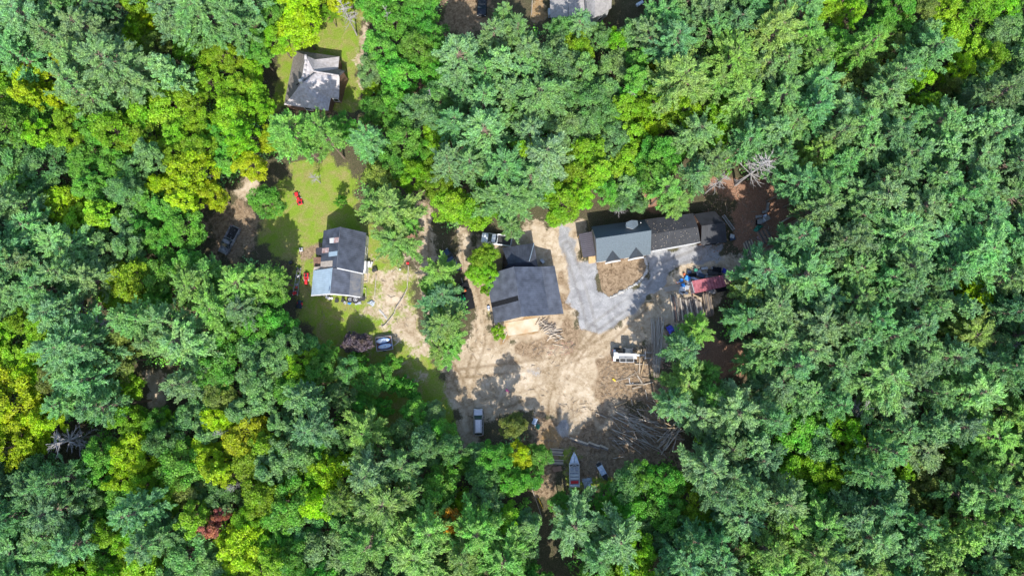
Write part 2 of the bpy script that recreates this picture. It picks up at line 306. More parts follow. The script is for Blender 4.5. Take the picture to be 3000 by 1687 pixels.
for k, nm_ in enumerate(('ground', 'lawn', 'dirt_yard', 'gravel_driveway', 'soil_bed')):
    F = Q[cls == k]; used, inv = np.unique(F, return_inverse=True); Fv = inv.reshape(F.shape); vv = V[used]; ca = colA[used]; cb = colB[used]
    if k == 0:      # the sheet goes on to the horizon
        xa, xb, ya, yb = gx[0], gx[-1], gy[0], gy[-1]; E = 1500.0
        ev = np.array([(-E, -E, -.05), (E, -E, -.05), (E, E, -.05), (-E, E, -.05), (xa, ya, -.05), (xb, ya, -.05), (xb, yb, -.05), (xa, yb, -.05)]); m0 = len(vv)
        vv = np.vstack([vv, ev]); z = np.tile([0, 0, 0, 1.0], (8, 1)); ca = np.vstack([ca, z]); cb = np.vstack([cb, z])
        Fv = np.vstack([Fv, np.array([(0, 1, 5, 4), (1, 2, 6, 5), (2, 3, 7, 6), (3, 0, 4, 7)])+m0])
    me = npmesh(nm_, vv, Fv, gm, True)
    for an, cc in (('cover_a', ca), ('cover_b', cb)):
        at = me.color_attributes.new(an, 'FLOAT_COLOR', 'POINT'); at.data.foreach_set('color', cc.astype(np.float32).ravel())
    o = bpy.data.objects.new(nm_, me); C.objects.link(o); tag(o, kind='structure')
# ------------------------------------------------------------------ tree meshes
def quads(c, nrm, along, L, Wd):
    """leaf-sized quads: centres c, normals nrm, long axis along"""
    nrm = nrm/np.linalg.norm(nrm, axis=1, keepdims=True)
    a = along-nrm*(along*nrm).sum(1, keepdims=True); a /= np.linalg.norm(a, axis=1, keepdims=True)+1e-9
    b = np.cross(nrm, a); L = L[:, None]; Wd = Wd[:, None]
    v = np.stack([c-a*L*.5, c+b*Wd*.5, c+a*L*.5, c-b*Wd*.5], 1).reshape(-1, 3)
    f = np.arange(len(v)).reshape(-1, 4); return v, f
def pine_mesh(seed, h=20.0, Rc=4.6, density=1.15, z0=0.48):
    r = np.random.default_rng(seed); Cc = []; Al = []; Nn = []; Ls = []; Ws = []
    br = MB(); random.seed(seed)
    nodes = []; z = z0*h
    while z < h*0.985:
        nodes.append(z); z += r.uniform(0.5, 0.95)*(1.1-0.5*(z/h))
    ph0 = 0; sect_ = np.sort(np.arange(9)/9*2*math.pi+r.uniform(-.25, .25, 9)); slen = r.uniform(.66, 1.32, 9)
    for z in nodes:
        t = (z-z0*h)/(h-z0*h); prof = (1-t)**0.5*(0.55+0.45*min(1, t/0.2)) if t < 1 else 0.1
        nb = r.integers(4, 7); ph0 += r.uniform(0.4, 1.6)
        for k in range(nb):
            si = r.integers(0, 9); ph = sect_[si]+r.uniform(-.17, .17)+(r.uniform(-.5, .5) if t > .75 else 0); L = Rc*prof*slen[si]*r.uniform(0.6, 1.12)+0.35; up = 0.16+0.35*t+r.uniform(-.12, .15)
            d = np.array([math.cos(ph), math.sin(ph), 0]); tip = np.array([0, 0, z])+d*L+np.array([0, 0, up*L*0.75])
            if L > 1.2: br.tube((0, 0, z), tip*0.9+np.array([0, 0, z])*0.1, 0.055*L**.5, 0.02, 4)
            # feathery plumes set along the branch, each a small fan of needle tufts
            npl = int(4+L*3.3*density)
            for s in np.sort(r.uniform(0.16, 1.0, npl)**0.8):
                p = np.array([0, 0, z])+(tip-np.array([0, 0, z]))*s+np.array([0, 0, 0.18*L*s*(1-s)])
                side = r.choice([-1, 1]); lat = np.array([-d[1], d[0], 0])*side
                dirp = d*r.uniform(.5, 1)+lat*r.uniform(0.1, 1.0)*(1.1-s*0.7)+np.array([0, 0, r.uniform(.1, .6)+0.3*t]); dirp /= np.linalg.norm(dirp)
                pl = (0.45+0.30*L*(1-s*0.75))*r.uniform(.7, 1.2); pl = min(pl, 1.5); nt_ = int(8+10*pl*density)
                u = r.uniform(0, 1, nt_)[:, None]; jit = r.normal(0, 0.10, (nt_, 3))*(1.2-u*0.7)
                Cc.append(p+dirp*pl*u+jit); dd = dirp+r.normal(0, .32, (nt_, 3)); Al.append(dd)
                Nn.append(np.array([0, 0, 1.0])+r.normal(0, .55, (nt_, 3))); Ls.append(r.uniform(.28, .52, nt_)); Ws.append(r.uniform(.07, .125, nt_))
    c = np.vstack(Cc); v, f = quads(c, np.vstack(Nn), np.vstack(Al), np.concatenate(Ls), np.concatenate(Ws))
    crown = npmesh('crown', v, f, M['needle'])
    br.tube((0, 0, -0.2), (0, 0, h*.55), 0.27, 0.18, 8, 0.06); br.tube((0, 0, h*.55), (0, 0, h*.97), 0.18, 0.03, 6, 0.03)
    return crown, br.mesh('trunk', M['bark']), c
def broad_mesh(seed, h=14.0, Rc=4.0, density=1.0, leaf=0.25):
    r = np.random.default_rng(seed); random.seed(seed); br = MB()
    cz = h*0.62; rz = h*0.38; fork = h*0.30
    n = int(78*density); cl = []
    for k in range(n):
        u = r.uniform(-0.25, 1.0); ph = r.uniform(0, 2*math.pi); s = math.sqrt(max(0, 1-u*u)); q = r.uniform(0.62, 1.03)
        lob = 1+0.20*math.sin(ph*2+seed)+0.13*math.sin(ph*5+seed*2)
        cl.append((Rc*0.84*s*math.cos(ph)*q*lob, Rc*0.84*s*math.sin(ph)*q*lob, cz+rz*0.86*u*q+r.normal(0, .25), r.uniform(.34, .86)*(Rc/4)**.5))
    Cc = []; Nn = []; Al = []
    for (x, y, z, rad) in cl:
        m = int(235*rad*rad*density)+30
        d = r.normal(0, 1, (m, 3)); d /= np.linalg.norm(d, axis=1, keepdims=True); d[:, 2] = np.where(d[:, 2] < -0.2, -d[:, 2]*0.6, d[:, 2])
        rr = rad*r.uniform(.55, 1.08, (m, 1))*np.array([1.2, 1.2, 0.6])
        Cc.append(np.array([x, y, z])+d*rr); Nn.append(d*0.6+np.array([0, 0, .7])+r.normal(0, .6, (m, 3))); Al.append(r.normal(0, 1, (m, 3)))
    for (x, y, z, rad) in cl[::2]:
        e = np.array([x, y, z-.2]); a = np.array([0, 0, fork+r.uniform(0, .25)*h]); mid = a*.5+e*.5+np.array([0, 0, -.3])
        br.tube(a, mid, 0.10, 0.06, 5); br.tube(mid, e, 0.06, 0.02, 4)
    c = np.vstack(Cc); k = len(c); v, f = quads(c, np.vstack(Nn), np.vstack(Al), r.uniform(.7, 1.3, k)*leaf*1.15, r.uniform(.7, 1.3, k)*leaf*.8)
    crown = npmesh('crown', v, f, M['leaf'])
    br.tube((0, 0, -0.2), (0, 0, fork), 0.24, 0.17, 8, 0.05); br.tube((0, 0, fork), (0, 0, h*.8), 0.17, 0.03, 6, 0.12)
    return crown, br.mesh('trunk', M['bark']), c
def dead_mesh(seed, h=15.0, Rc=3.0, n=46, mk='deadwood'):
    random.seed(seed); br = MB(); tr = MB(); tr.tube((0, 0, -0.2), (0, 0, h), 0.22, 0.05, 7, 0.08)
    for k in range(n):
        z = h*random.uniform(.4, .98); t = z/h; L = Rc*random.uniform(.5, 1.1)*(1.25-t*.85); ph = random.uniform(0, 6.283)
        a = Vector((0, 0, z)); b = a+Vector((math.cos(ph), math.sin(ph), random.uniform(-.1, .5)))*L
        br.tube(a, b, 0.075, 0.025, 4)
        for j in range(7):
            s = random.uniform(.25, 1); p = a.lerp(b, s); q = p+Vector((math.cos(ph+random.uniform(-1, 1)), math.sin(ph+random.uniform(-1, 1)), random.uniform(-.2, .6)))*L*random.uniform(.2, .42)
            br.tube(p, q, 0.035, 0.012, 3)
    return br.mesh('branches', M[mk]), tr.mesh('trunk', M[mk]), None
PINES = [pine_mesh(100+i, 20, (4.4, 4.0, 4.7, 4.2, 3.8, 4.6, 4.3)[i]) for i in range(7)]
BROADS = [broad_mesh(200+i, (14, 13, 15, 14, 12.5, 14, 13.5)[i], 4.0) for i in range(7)]
DEADS = [dead_mesh(300+i) for i in range(3)]
BUSH = [broad_mesh(400+i, 5, 3.0, 0.55, 0.3) for i in range(2)]
BASE = {'P': (0.20, 0.375, 0.13), 'Q': (0.155, 0.315, 0.11), 'G': (0.225, 0.41, 0.08), 'g': (0.13, 0.345, 0.04), 'y': (0.22, 0.42, 0.018),
        'Y': (0.35, 0.50, 0.010), 'd': (0.165, 0.32, 0.095), 'o': (0.20, 0.26, 0.05), 'R': (0.46, 0.19, 0.12), 'O': (0.60, 0.38, 0.03), 'U': (0.17, 0.09, 0.11), 'D': (1, 1, 1)}
LOOK = {'P': 'bluish', 'Q': 'dark bluish', 'G': 'bright green', 'g': 'green', 'y': 'lime', 'Y': 'yellow', 'd': 'greyish', 'o': 'olive', 'R': 'red', 'O': 'orange'}
GRID = """PPPQyPPPyYygg.P....PPQGPygdyyg
PPPQyyyPy..ggPPPdydPQPGGgGoPyd
yYPPPyyy...ggPPPddgdGGPPPoPydd
gyydyyyYGGggdQgPddyyyyPPPPPPPQ
ddgydygYG.PgyPPyyyygPP.GPPPPPQ
ggggYY....GG.yPPyydG...PPPPPPQ
PYydgg....GG...........PPPPPPQ
PPodggGG...GPP........PPPPPPPP
PPPygGGG....PP.......PPPPPPQYQ
yPPyPPPyd...P.......PPPPPPPPGQ
yoYoPPgdyg.........P..PPPPPPPQ
YyPy.Podgd.........PPPP.PPPPPQ
YdyyYdYydPPQddyg....PPPgyPPPGG
dQgYygYydgPPdgyg...dPQPydPyyGP
QQdgyydyyYGGGYdP.dggyPPgdQPoPG
QQgyPPyygddGGGyd.PPdPPPGQPPGGP
PPyyydyyyg.dGGGgg.yPPPGyPGPGPG""".split()
# trees read off the photo one by one: (px, py, crown radius px, kind code, height m, extra look)
HAND = [
(349,201,118,'P',23),(105,70,85,'P',21),(30,60,60,'P',19),(175,120,60,'P',20),(600,45,105,'P',21),(695,75,72,'P',20),(505,55,60,'P',19),
(440,58,34,'Y',12),(355,95,40,'y',12),(470,150,56,'o',13),(565,150,55,'y',13),(650,165,56,'y',13),(620,240,52,'y',12),(705,260,50,'y',12),(95,225,58,'Y',13),
(170,285,48,'Y',12),(560,510,82,'Y',14),(475,545,44,'Y',11),(625,570,46,'Y',11),(420,405,60,'y',13),(520,390,52,'y',12),(250,470,55,'g',13),(330,480,55,'g',13),(400,500,50,'d',13),
(882,82,72,'Y',13),(800,45,50,'g',13),(815,120,48,'y',11),(965,40,30,'y',8),(1150,60,75,'g',14),(1225,30,58,'g',14),(1115,150,62,'g',13),(1225,150,60,'g',14),
(1085,205,46,'d',12),(1175,225,60,'g',14),(1350,185,82,'P',20),(1450,120,64,'P',18),(1090,262,34,'y',9),(1165,300,56,'g',13),(1160,365,44,'g',12),
(1280,290,52,'d',13),(1360,285,50,'Q',14),(866,400,78,'G',21),(795,410,48,'Y',11),(1080,420,64,'P',17),(1005,375,44,'g',11),(1115,520,55,'o',13),
(1230,450,46,'g',11),(1255,520,44,'y',10),(1420,400,86,'P',20),(1380,490,64,'P',18),(1480,500,78,'P',19),(1492,590,88,'P',17),(1325,600,62,'y',12),(1290,540,48,'y',12),
(1650,592,58,'y',12),(1702,570,46,'y',12),(1612,560,46,'y',12),(1630,635,36,'y',9),(1150,622,80,'G',16),(1095,595,48,'G',15),(1160,712,64,'G',14),(1205,660,36,'G',12),
(1290,798,56,'G',13),(1300,866,52,'P',14),(1302,955,68,'G',14),(1272,890,46,'P',12),(1290,935,46,'G',11),(1318,1030,42,'G',10),(1264,840,38,'g',9),(1335,915,36,'P',10),(900,1010,44,'d',12),(945,1035,40,'g',10),(1330,990,42,'G',11),(1270,960,46,'P',12),(1290,1020,44,'G',10),(1498,668,36,'P',16),(1015,1085,46,'d',9),(1060,1060,34,'g',6),(990,1160,50,'d',11),(1215,1210,46,'g',9),(1272,1210,40,'d',8),(1150,1060,34,'g',5),(1290,1260,44,'g',10),(1205,1140,36,'g',6),(1415,752,44,'y',9),(1395,800,36,'y',8),(1432,800,36,'y',8),(1428,850,24,'y',5),(1460,972,25,'y',4.5),
(1978,592,52,'G',13),(1945,560,50,'G',15),(1818,588,38,'d',10),(1868,592,38,'d',10),(1780,560,44,'g',11),(2040,966,54,'G',16),(2003,1124,66,'G',14),(2140,1205,98,'P',20),(2080,1165,50,'G',16),
(2225,800,95,'P',19),(2190,850,58,'G',16),(2250,905,84,'P',19),(2178,938,60,'P',17),(2200,1062,50,'P',15),(2075,1090,40,'G',12),(2270,1010,80,'P',18),(2330,700,70,'P',19),(2390,620,66,'P',19),(2330,540,60,'P',18),(2270,470,56,'P',18),(2180,420,60,'P',18),(2085,480,58,'P',16),(2030,520,50,'P',16),
(716,835,82,'G',16),(800,820,50,'G',14),(620,800,46,'G',14),(545,1000,92,'P',18),(640,905,76,'G',17),(820,950,52,'g',11),(760,950,56,'g',12),(740,1030,58,'d',13),(800,870,46,'g',12),
(880,1070,60,'y',12),(940,1080,50,'g',12),(850,1140,56,'g',13),(1100,1110,56,'g',8),(1180,1130,38,'g',5),(1060,1180,40,'g',7),(1130,1190,34,'g',5),
(1080,1265,70,'G',16),(1135,1460,104,'G',20),(1225,1615,92,'G',19),(1185,1360,70,'P',17),(1010,1290,55,'d',13),(1240,1295,52,'d',16),(1320,1315,50,'d',17),(1330,1365,50,'g',12),
(1505,1245,42,'o',14),(1520,1330,44,'Y',11),(1575,1330,40,'g',10),(1450,1335,50,'g',15),(1410,1390,50,'d',15),(1180,1270,48,'d',14),(1560,1395,38,'g',10),(1500,1410,50,'g',12),
(1680,1530,78,'P',16),(1835,1412,56,'d',14),(1880,1388,44,'g',14),(1955,1402,54,'g',17),(1780,1470,50,'g',10),(1700,1480,36,'g',8),(1640,1470,34,'g',7),(1850,1480,54,'g',12),
(60,1180,88,'Y',15),(140,1225,60,'Y',14),(195,1185,60,'P',15),(380,1320,76,'Y',14),(445,1335,60,'Y',13),(290,1395,52,'g',13),(460,1240,44,'g',11),(508,1240,36,'y',9),
(615,1335,58,'Y',12),(612,1545,40,'R',15),(648,1503,26,'R',14),(705,1600,80,'Y',14),(500,1560,62,'P',15),(560,1430,60,'o',13),(1325,1520,44,'O',16),(1350,1480,36,'Y',12),
(2868,872,86,'Y',15),(2490,1315,52,'y',13),(2735,1385,74,'o',14),(2362,1082,34,'y',9),(1915,190,36,'Y',11),(1806,128,36,'y',11),(1942,295,34,'Y',11),(1898,382,36,'Y',11),(1630,535,40,'Y',11),
(2485,42,44,'y',14),(2690,35,52,'o',15),(2806,205,46,'Y',14),(2772,258,34,'o',12),(760,160,44,'g',11),(740,200,40,'y',10),(745,270,48,'y',12),(770,320,42,'y',11),
(755,120,40,'g',12),(1000,590,20,'g',5),(782,592,56,'g',9),(1480,60,40,'P',16),(1700,75,50,'P',13),(1760,105,46,'d',12),(1640,90,46,'d',12),(1940,60,70,'P',17),(1900,110,50,'P',16)]
DEAD = [(1012,35,38,13),(2222,492,66,17),(200,1290,62,15),(2502,1192,48,14),(1845,285,36,12),(1885,82,34,11),(245,900,40,14),(560,945,30,12),(2110,530,34,14),(320,945,44,14),(3000-60,1010,40,14),(1815,610,26,8),(1140,60,20,15),(690,1420,24,12),(1265,290,24,13.5),(920,520,20,6),(655,1265,22,12.5)]
CLEAR = [[(600,640),(650,585),(700,545),(760,510),(840,500),(900,470),(1030,480),(1035,600),(1070,740),(1225,790),(1235,960),(1262,1040),(1310,1090),(1395,1150),(1410,1290),(1350,1290),(1310,1200),(1180,1210),(1050,1200),(960,1090),(930,990),(870,880),(845,770),(740,745),(690,760),(610,740)],
 [(1215,560),(1265,560),(1270,690),(1245,760),(1235,1010),(1215,780)],[(1345,690),(1470,690),(1480,640),(1690,650),(1700,610),(2020,590),(2020,540),(2250,530),(2280,680),(2260,740),(2150,790),(2120,860),(2090,920),(2080,950),(1960,930),(1920,1050),(1960,1100),(1920,1160),(1930,1200),(2000,1260),(1990,1330),(1890,1340),(1780,1400),(1770,1450),(1700,1440),(1600,1430),(1590,1300),(1570,1230),(1430,1280),(1390,1150),(1270,1040),(1360,1050),(1390,900),(1350,800)],
 [(850,120),(930,120),(960,70),(1070,50),(1065,250),(1060,340),(1000,340),(930,345),(830,325),(830,200)],[(1310,-90),(1305,75),(1420,80),(1500,60),(1560,75),(1620,60),(1900,50),(1900,-90)],
 [(2050,1000),(2180,1010),(2180,1100),(2080,1080)],[(425,1080),(495,1090),(500,1225),(430,1215)],[(150,1250),(250,1240),(250,1350),(150,1350)],[(1600,1440),(1650,1440),(1655,1690),(1620,1690)]]
trees = []          # (code, px, py, rpx, h)
for (a, b, c_, d, e) in HAND: trees.append((d, a, b, c_, e))
xs = np.array([t[1] for t in trees]+[t[0] for t in DEAD], float); ys = np.array([t[2] for t in trees]+[t[1] for t in DEAD], float); rs = np.array([t[3] for t in trees]+[t[2]*.85 for t in DEAD], float)
cand = rng.uniform([-330, -260], [3330, 1960], (26000, 2))
csd = np.max([poly_sd(P, cand[:, 0], cand[:, 1]) for P in CLEAR], 0)
def cellcode(x, y):
    jx = min(29, max(0, int((x+rng.normal(0, 22))//100))); jy = min(16, max(0, int((y+rng.normal(0, 22))//100))); return GRID[jy][jx]
beyond = []
for (x, y), s in zip(cand, csd):
    code = cellcode(x, y)
    if code == '.': code = cellcode(x+rng.normal(0, 80), y+rng.normal(0, 80))
    if code == '.': continue
    r = 48+44*rng.random()**1.2 if code in 'PQG' else 42+38*rng.random()
    if -s < r*0.80: continue
    d = np.hypot(xs-x, ys-y)
    if (d < (rs+r)*0.545).any(): continue
    xs = np.append(xs, x); ys = np.append(ys, y); rs = np.append(rs, r)
    h = rng.uniform(16, 22) if code in 'PQG' else rng.uniform(11, 16)
    if -50 < x < 3050 and -50 < y < 1737: trees.append((code, x, y, r, h))
    else: beyond.append((code, x, y, r, h))
over = []          # past 300 of a kind, the smallest go into one mass with the understorey
for codes, cap in (('PQG', 296), ('gyYdoRO', 300)):
    idx_ = sorted([k for k in range(len(HAND), len(trees)) if trees[k][0] in codes], key=lambda k: trees[k][3]); extra = sum(t[0] in codes for t in trees)-cap
    over += idx_[:max(0, extra)]
overtrees = [trees[k] for k in over]; trees = [t for k, t in enumerate(trees) if k not in set(over)]
LM = {'the upper left corner': (0, 0), 'the bottom left corner': (0, 1687), 'the upper right corner': (3000, 0), 'the bottom right corner': (3000, 1687),
 'the grey shingled cottage': (915, 235), 'the top-edge house': (1700, 10), 'the patched metal roof': (990, 765), 'the corrugated barn': (1540, 860), 'the slate-grey house': (1830, 700),
 'the scorched pickup': (680, 705), 'the silver car': (1403, 1230), 'the motorboat': (1682, 1375), 'the jumbled logs': (1900, 1240), 'the red container': (2080, 835), 'the red-leaved tree': (615, 1540),
 'the fallen-looking bare tree': (200, 1290), 'the tall bare pine': (2222, 492), 'the pale olive tree': (2868, 872), 'the dirt gap': (455, 1150), 'the middle of the left edge': (0, 800), 'the middle of the right edge': (3000, 560)}
DIRS = ['the right', 'the upper right', 'the top', 'the upper left', 'the left', 'the lower left', 'the bottom', 'the lower right']
ORD = ['nearest', 'second', 'third', 'fourth', 'fifth', 'sixth', 'seventh', 'eighth', 'ninth', 'tenth', 'eleventh', 'twelfth', 'thirteenth', 'fourteenth', 'fifteenth', 'sixteenth']
def slot(x, y):
    nm_, p = min(LM.items(), key=lambda kv: math.hypot(kv[1][0]-x, kv[1][1]-y))
    a = math.atan2(-(y-p[1]), x-p[0]); return nm_, int(round(a/(math.pi/4))) % 8, math.hypot(x-p[0], y-p[1])
SIZE = lambda r, hi, lo: 'broad' if r > hi else ('slim' if r < lo else 'full')
info = []
for k, (code, x, y, r, h) in enumerate(trees):
    kd = 'pine' if code in 'PQG' else 'leafy tree'; nm_, s, dd = slot(x, y); info.append([LOOK[code], kd, nm_, s, dd, k])
rank = {}
for it in sorted(info, key=lambda i: i[4]):
    key = (it[0], it[1], it[2], it[3]); rank[key] = rank.get(key, -1)+1; it.append(rank[key])
nP = nB = 0
for it in info:
    look, kd, nm_, s, dd, k, rk = it; code, x, y, r, h = trees[k]
    lab = f'{ORD[min(rk, 15)]} {look} {kd} out from {nm_} toward {DIRS[s]}'
    if kd == 'pine': src = PINES[(k*5+3) % 7]; hm = 20; rm = 3.75 if k >= len(HAND) else 4.15; nP += 1; zc = 0.72*h; nmn = 'pine_tree'
    elif h < 7: src = BUSH[k % 2]; hm = 5; rm = 3.0; nmn = 'shrub'; zc = .62*h; kd = 'shrub'; lab = lab.replace('leafy tree', 'low shrub')
    else: src = BROADS[(k*3+1) % 7]; hm = 14; rm = 3.7 if k >= len(HAND) else 3.95; nB += 1; zc = 0.66*h; nmn = 'broadleaf_tree'
    p = W(x, y, zc); sc = r*(H-zc)/FPX/rm
    o = thing(nmn, lab, kd if kd != 'leafy tree' else 'tree', (p.x, p.y, 0), rng.uniform(0, 6.28), {'pine': 'pines of the woods around the yard', 'leafy tree': 'leafy trees of the woods around the yard'}.get(kd, 'shrubs in the clearing'))
    o.scale = (sc, sc, h/hm); c0 = BASE[code]; f = rng.uniform(.82, 1.18); g = rng.uniform(.88, 1.14, 3)
    for part, nmp in ((src[0], 'crown'), (src[1], 'trunk')):
        q = bpy.data.objects.new(nmp, part); C.objects.link(q); q.parent = o
        q.color = (c0[0]*f*g[0], c0[1]*f*g[1], c0[2]*f*g[2], 1)
print('TREES', nP, nB, 'beyond', len(beyond))
dl = ['bare grey tree leaning over the top lawn above the shingled cottage', 'large bare white-branched pine between the woodshed and the dense pines', 'bare grey tree beside the big yellow maple in the lower left',
 'grey dead tree fanning down among the lower right pines', 'thin grey dead tree in the middle of the upper right maples', 'small grey dead tree by the right end of the top house', 'grey bare branches among pines near the left edge',
 'small dead crown between left-side pine and yellow tree', 'leafless snag at the edge above the woodshed', 'tangled bare branches beside a small yellow tree on the left', 'dead branches at the right edge below the pale olive tree',
 'small dead tree behind the slate-grey house ridge', 'dead limb sticking out of green oak top near the black pickup', 'dead twiggy tree above the red-leaved tree', 'pale dead branches above the dirt gap right of the cottage', 'small grey snag on the upper lawn edge', 'white bare twigs above the yellow and red maple']
for k, (x, y, r, h) in enumerate(DEAD):
    src = DEADS[k % 3]; zc = .7*h; p = W(x, y, zc); sc = r*(H-zc)/FPX/3.0
    o = thing('dead_tree', dl[k], 'dead tree', (p.x, p.y, 0), rng.uniform(0, 6.28)); o.scale = (sc, sc, h/15)
    for part, nmp in ((src[0], 'branches'), (src[1], 'trunk')): q = bpy.data.objects.new(nmp, part); C.objects.link(q); q.parent = o
# the purple-leaved tree
pu = broad_mesh(900, 5.5, 2.35, 1.0, 0.24); p = W(1045, 1005, 3.4)
o = thing('purple_tree', 'small round purple-leaved tree on the shaded lawn beside the boat trailer', 'tree', (p.x, p.y, 0)); 
for part, nmp in ((pu[0], 'crown'), (pu[1], 'trunk')):
    q = bpy.data.objects.new(nmp, part); C.objects.link(q); q.parent = o; q.color = (0.16, 0.115, 0.12, 1)
# woods beyond the frame, one mass
def low(src, n, k):
    c = src[2]; idx = np.random.default_rng(k).choice(len(c), min(n, len(c)), replace=False); return c[idx]
vs, fs, cs = [], [], []; off = 0; lowP = [low(s, 3200, 1) for s in PINES[:3]]; lowB = [low(s, 2600, 2) for s in BROADS[:3]]
for k, (code, x, y, r, h) in enumerate(beyond):
    pin = code in 'PQG'; c = (lowP if pin else lowB)[k % 3]; zc = .7*h; p = W(x, y, zc); sc = r*(H-zc)/FPX/4.2
    a = rng.uniform(0, 6.28); ca, sa = math.cos(a), math.sin(a)
    c = np.stack([(c[:, 0]*ca-c[:, 1]*sa)*sc+p.x, (c[:, 0]*sa+c[:, 1]*ca)*sc+p.y, c[:, 2]*h/(20 if pin else 14)], 1); n = len(c)
    nn = np.array([0, 0, 1.])+rng.normal(0, .6, (n, 3)); v, f = quads(c, nn, rng.normal(0, 1, (n, 3)), rng.uniform(.4, .8, n), rng.uniform(.25, .45, n))
    vs.append(v); fs.append(f+off); off += len(v); cs.append(np.tile([*BASE[code], 1.0], (len(v), 1)))
def tinted(name, vs, fs, cs):
    me = npmesh(name, np.vstack(vs), np.vstack(fs), M['leafattr']); at = me.color_attributes.new('tint', 'FLOAT_COLOR', 'POINT')
    at.data.foreach_set('color', np.vstack(cs).astype(np.float32).ravel()); o = bpy.data.objects.new(name, me); C.objects.link(o); return o
tag(tinted('surrounding_woods', vs, fs, cs), 'mass of woodland carrying on past the edges of the photo', 'woods', kind='stuff')
vs, fs, cs = [], [], []; off = 0
for k, (code, x, y, r, h) in enumerate(overtrees):
    pin = code in 'PQG'; c = (PINES if pin else BROADS)[k % 5][2]; zc = .68*h; p = W(x, y, zc); sc = r*(H-zc)/FPX/3.75; a = rng.uniform(0, 6.28); ca, sa = math.cos(a), math.sin(a)
    c = np.stack([(c[:, 0]*ca-c[:, 1]*sa)*sc+p.x, (c[:, 0]*sa+c[:, 1]*ca)*sc+p.y, c[:, 2]*h/(20 if pin else 14)], 1); n = len(c)
    v, f = quads(c, np.array([0, 0, 1.])+rng.normal(0, .6, (n, 3)), rng.normal(0, 1, (n, 3)), rng.uniform(.2, .36, n), rng.uniform(.12, .24, n))
    vs.append(v); fs.append(f+off); off += len(v); cs.append(np.tile([*(np.array(BASE[code])*rng.uniform(.85, 1.15)), 1.0], (len(v), 1)))
if vs: tag(tinted('infill_trees', vs, fs, cs), 'small trees squeezed in between the larger crowns of the woods', 'woods', kind='stuff')
# undergrowth: saplings, ferns and brush under the canopy
n = 9500; U = rng.uniform([-108, -52], [108, 82], (n, 2))
forest = 1-np.maximum.reduce([wS, wG, wO, wL, wR]); fi = forest[np.clip(((U[:, 1]-gy[0])/STEP).astype(int), 0, ny-1), np.clip(((U[:, 0]-gx[0])/STEP).astype(int), 0, nx-1)]
U = U[fi > 0.88]; Upx = np.array([PXY(a, b) for a, b in U]); U = U[np.max([poly_sd(P, Upx[:, 0], Upx[:, 1]) for P in CLEAR], 0) < -22]; U = U[rng.random(len(U)) < 0.9*valnoise(U[:, 0], U[:, 1], 6, 44)+.25]; vs, fs, cs = [], [], []; off = 0
for (x, y) in U:
    m = rng.integers(16, 60); R0 = rng.uniform(.6, 1.9); hh = rng.uniform(.5, 5.5)
    d = rng.normal(0, 1, (m, 3)); c = np.stack([x+d[:, 0]*R0*.5, y+d[:, 1]*R0*.5, np.abs(d[:, 2])*hh*.5+.15], 1)
    v, f = quads(c, np.array([0, 0, 1.2])+rng.normal(0, .5, (m, 3)), rng.normal(0, 1, (m, 3)), rng.uniform(.25, .5, m), rng.uniform(.2, .35, m))
    b = np.array(BASE[rng.choice(list('gdyQ'), p=[.45, .3, .1, .15])])*rng.uniform(1.2, 1.7); vs.append(v); fs.append(f+off); off += len(v); cs.append(np.tile([*b, 1.0], (len(v), 1)))
tag(tinted('undergrowth', vs, fs, cs), 'low leafy brush and saplings covering the forest floor', 'undergrowth', kind='stuff')
# ------------------------------------------------------------------ building helpers and materials
M['slate'] = mat('slate_shingle', (0.085, 0.108, 0.125), 0.8, var=0.22, scale=7, bump=0.5, bscale=14, spec=0.3)
M['slate2'] = mat('slate_shingle_shaded', (0.05, 0.06, 0.07), 0.8, var=0.25, scale=7, bump=0.5)  # darker slate copy: shading of the turned gable slopes put into the colour
M['navy_metal'] = mat('dark_ribbed_metal', (0.055, 0.064, 0.086), 0.5, 0.15, 0.32, 0.9)
M['grey_metal'] = mat('grey_ribbed_metal', (0.072, 0.08, 0.10), 0.5, 0.15, 0.32, 0.8)
M['char_metal'] = mat('charcoal_ribbed_metal', (0.020, 0.022, 0.027), 0.7, 0.0, 0.25, 1.0)
M['brown_metal'] = mat('brown_ribbed_metal', (0.05, 0.045, 0.055), 0.5, 0.2, 0.15, 1.0)
M['bluewhite'] = mat('pale_blue_metal', (0.27, 0.35, 0.42), 0.45, 0.1, 0.12, 1.0)
M['weathered'] = mat('weathered_metal', (0.09, 0.10, 0.125), 0.55, 0.3, col2=(0.16, 0.155, 0.15), scale=1.2)
M['beige'] = mat('beige_panel', (0.32, 0.28, 0.24), 0.7, var=0.15, scale=2)
M['rust'] = mat('rusty_panel', (0.25, 0.14, 0.12), 0.8, col2=(0.40, 0.33, 0.33), scale=2.5)
M['white'] = mat('white_paint', (0.50, 0.50, 0.50), 0.6, var=0.06, scale=2)
M['trimdark'] = mat('dark_trim', (0.010, 0.011, 0.013), 0.8, spec=0.15)
M['siding'] = mat('grey_siding', (0.40, 0.41, 0.42), 0.75, var=0.08)
M['woodwall'] = mat('brown_board_wall', (0.17, 0.10, 0.07), 0.85, var=0.3, scale=3)
M['glass'] = mat('window_glass', (0.03, 0.045, 0.06), 0.08, var=0.1, spec=0.8)
M['conc'] = mat('concrete', (0.50, 0.47, 0.42), 0.9, var=0.15, scale=1.5, bump=0.2)
M['redroof'] = mat('faded_red_metal', (0.24, 0.06, 0.075), 0.6, 0.1, col2=(0.37, 0.12, 0.14), scale=2)
M['thatch'] = mat('weathered_grey_shingle', (0.29, 0.265, 0.255), 0.95, col2=(0.43, 0.405, 0.405), scale=2.2, bump=0.6, bscale=9, spec=0.1)
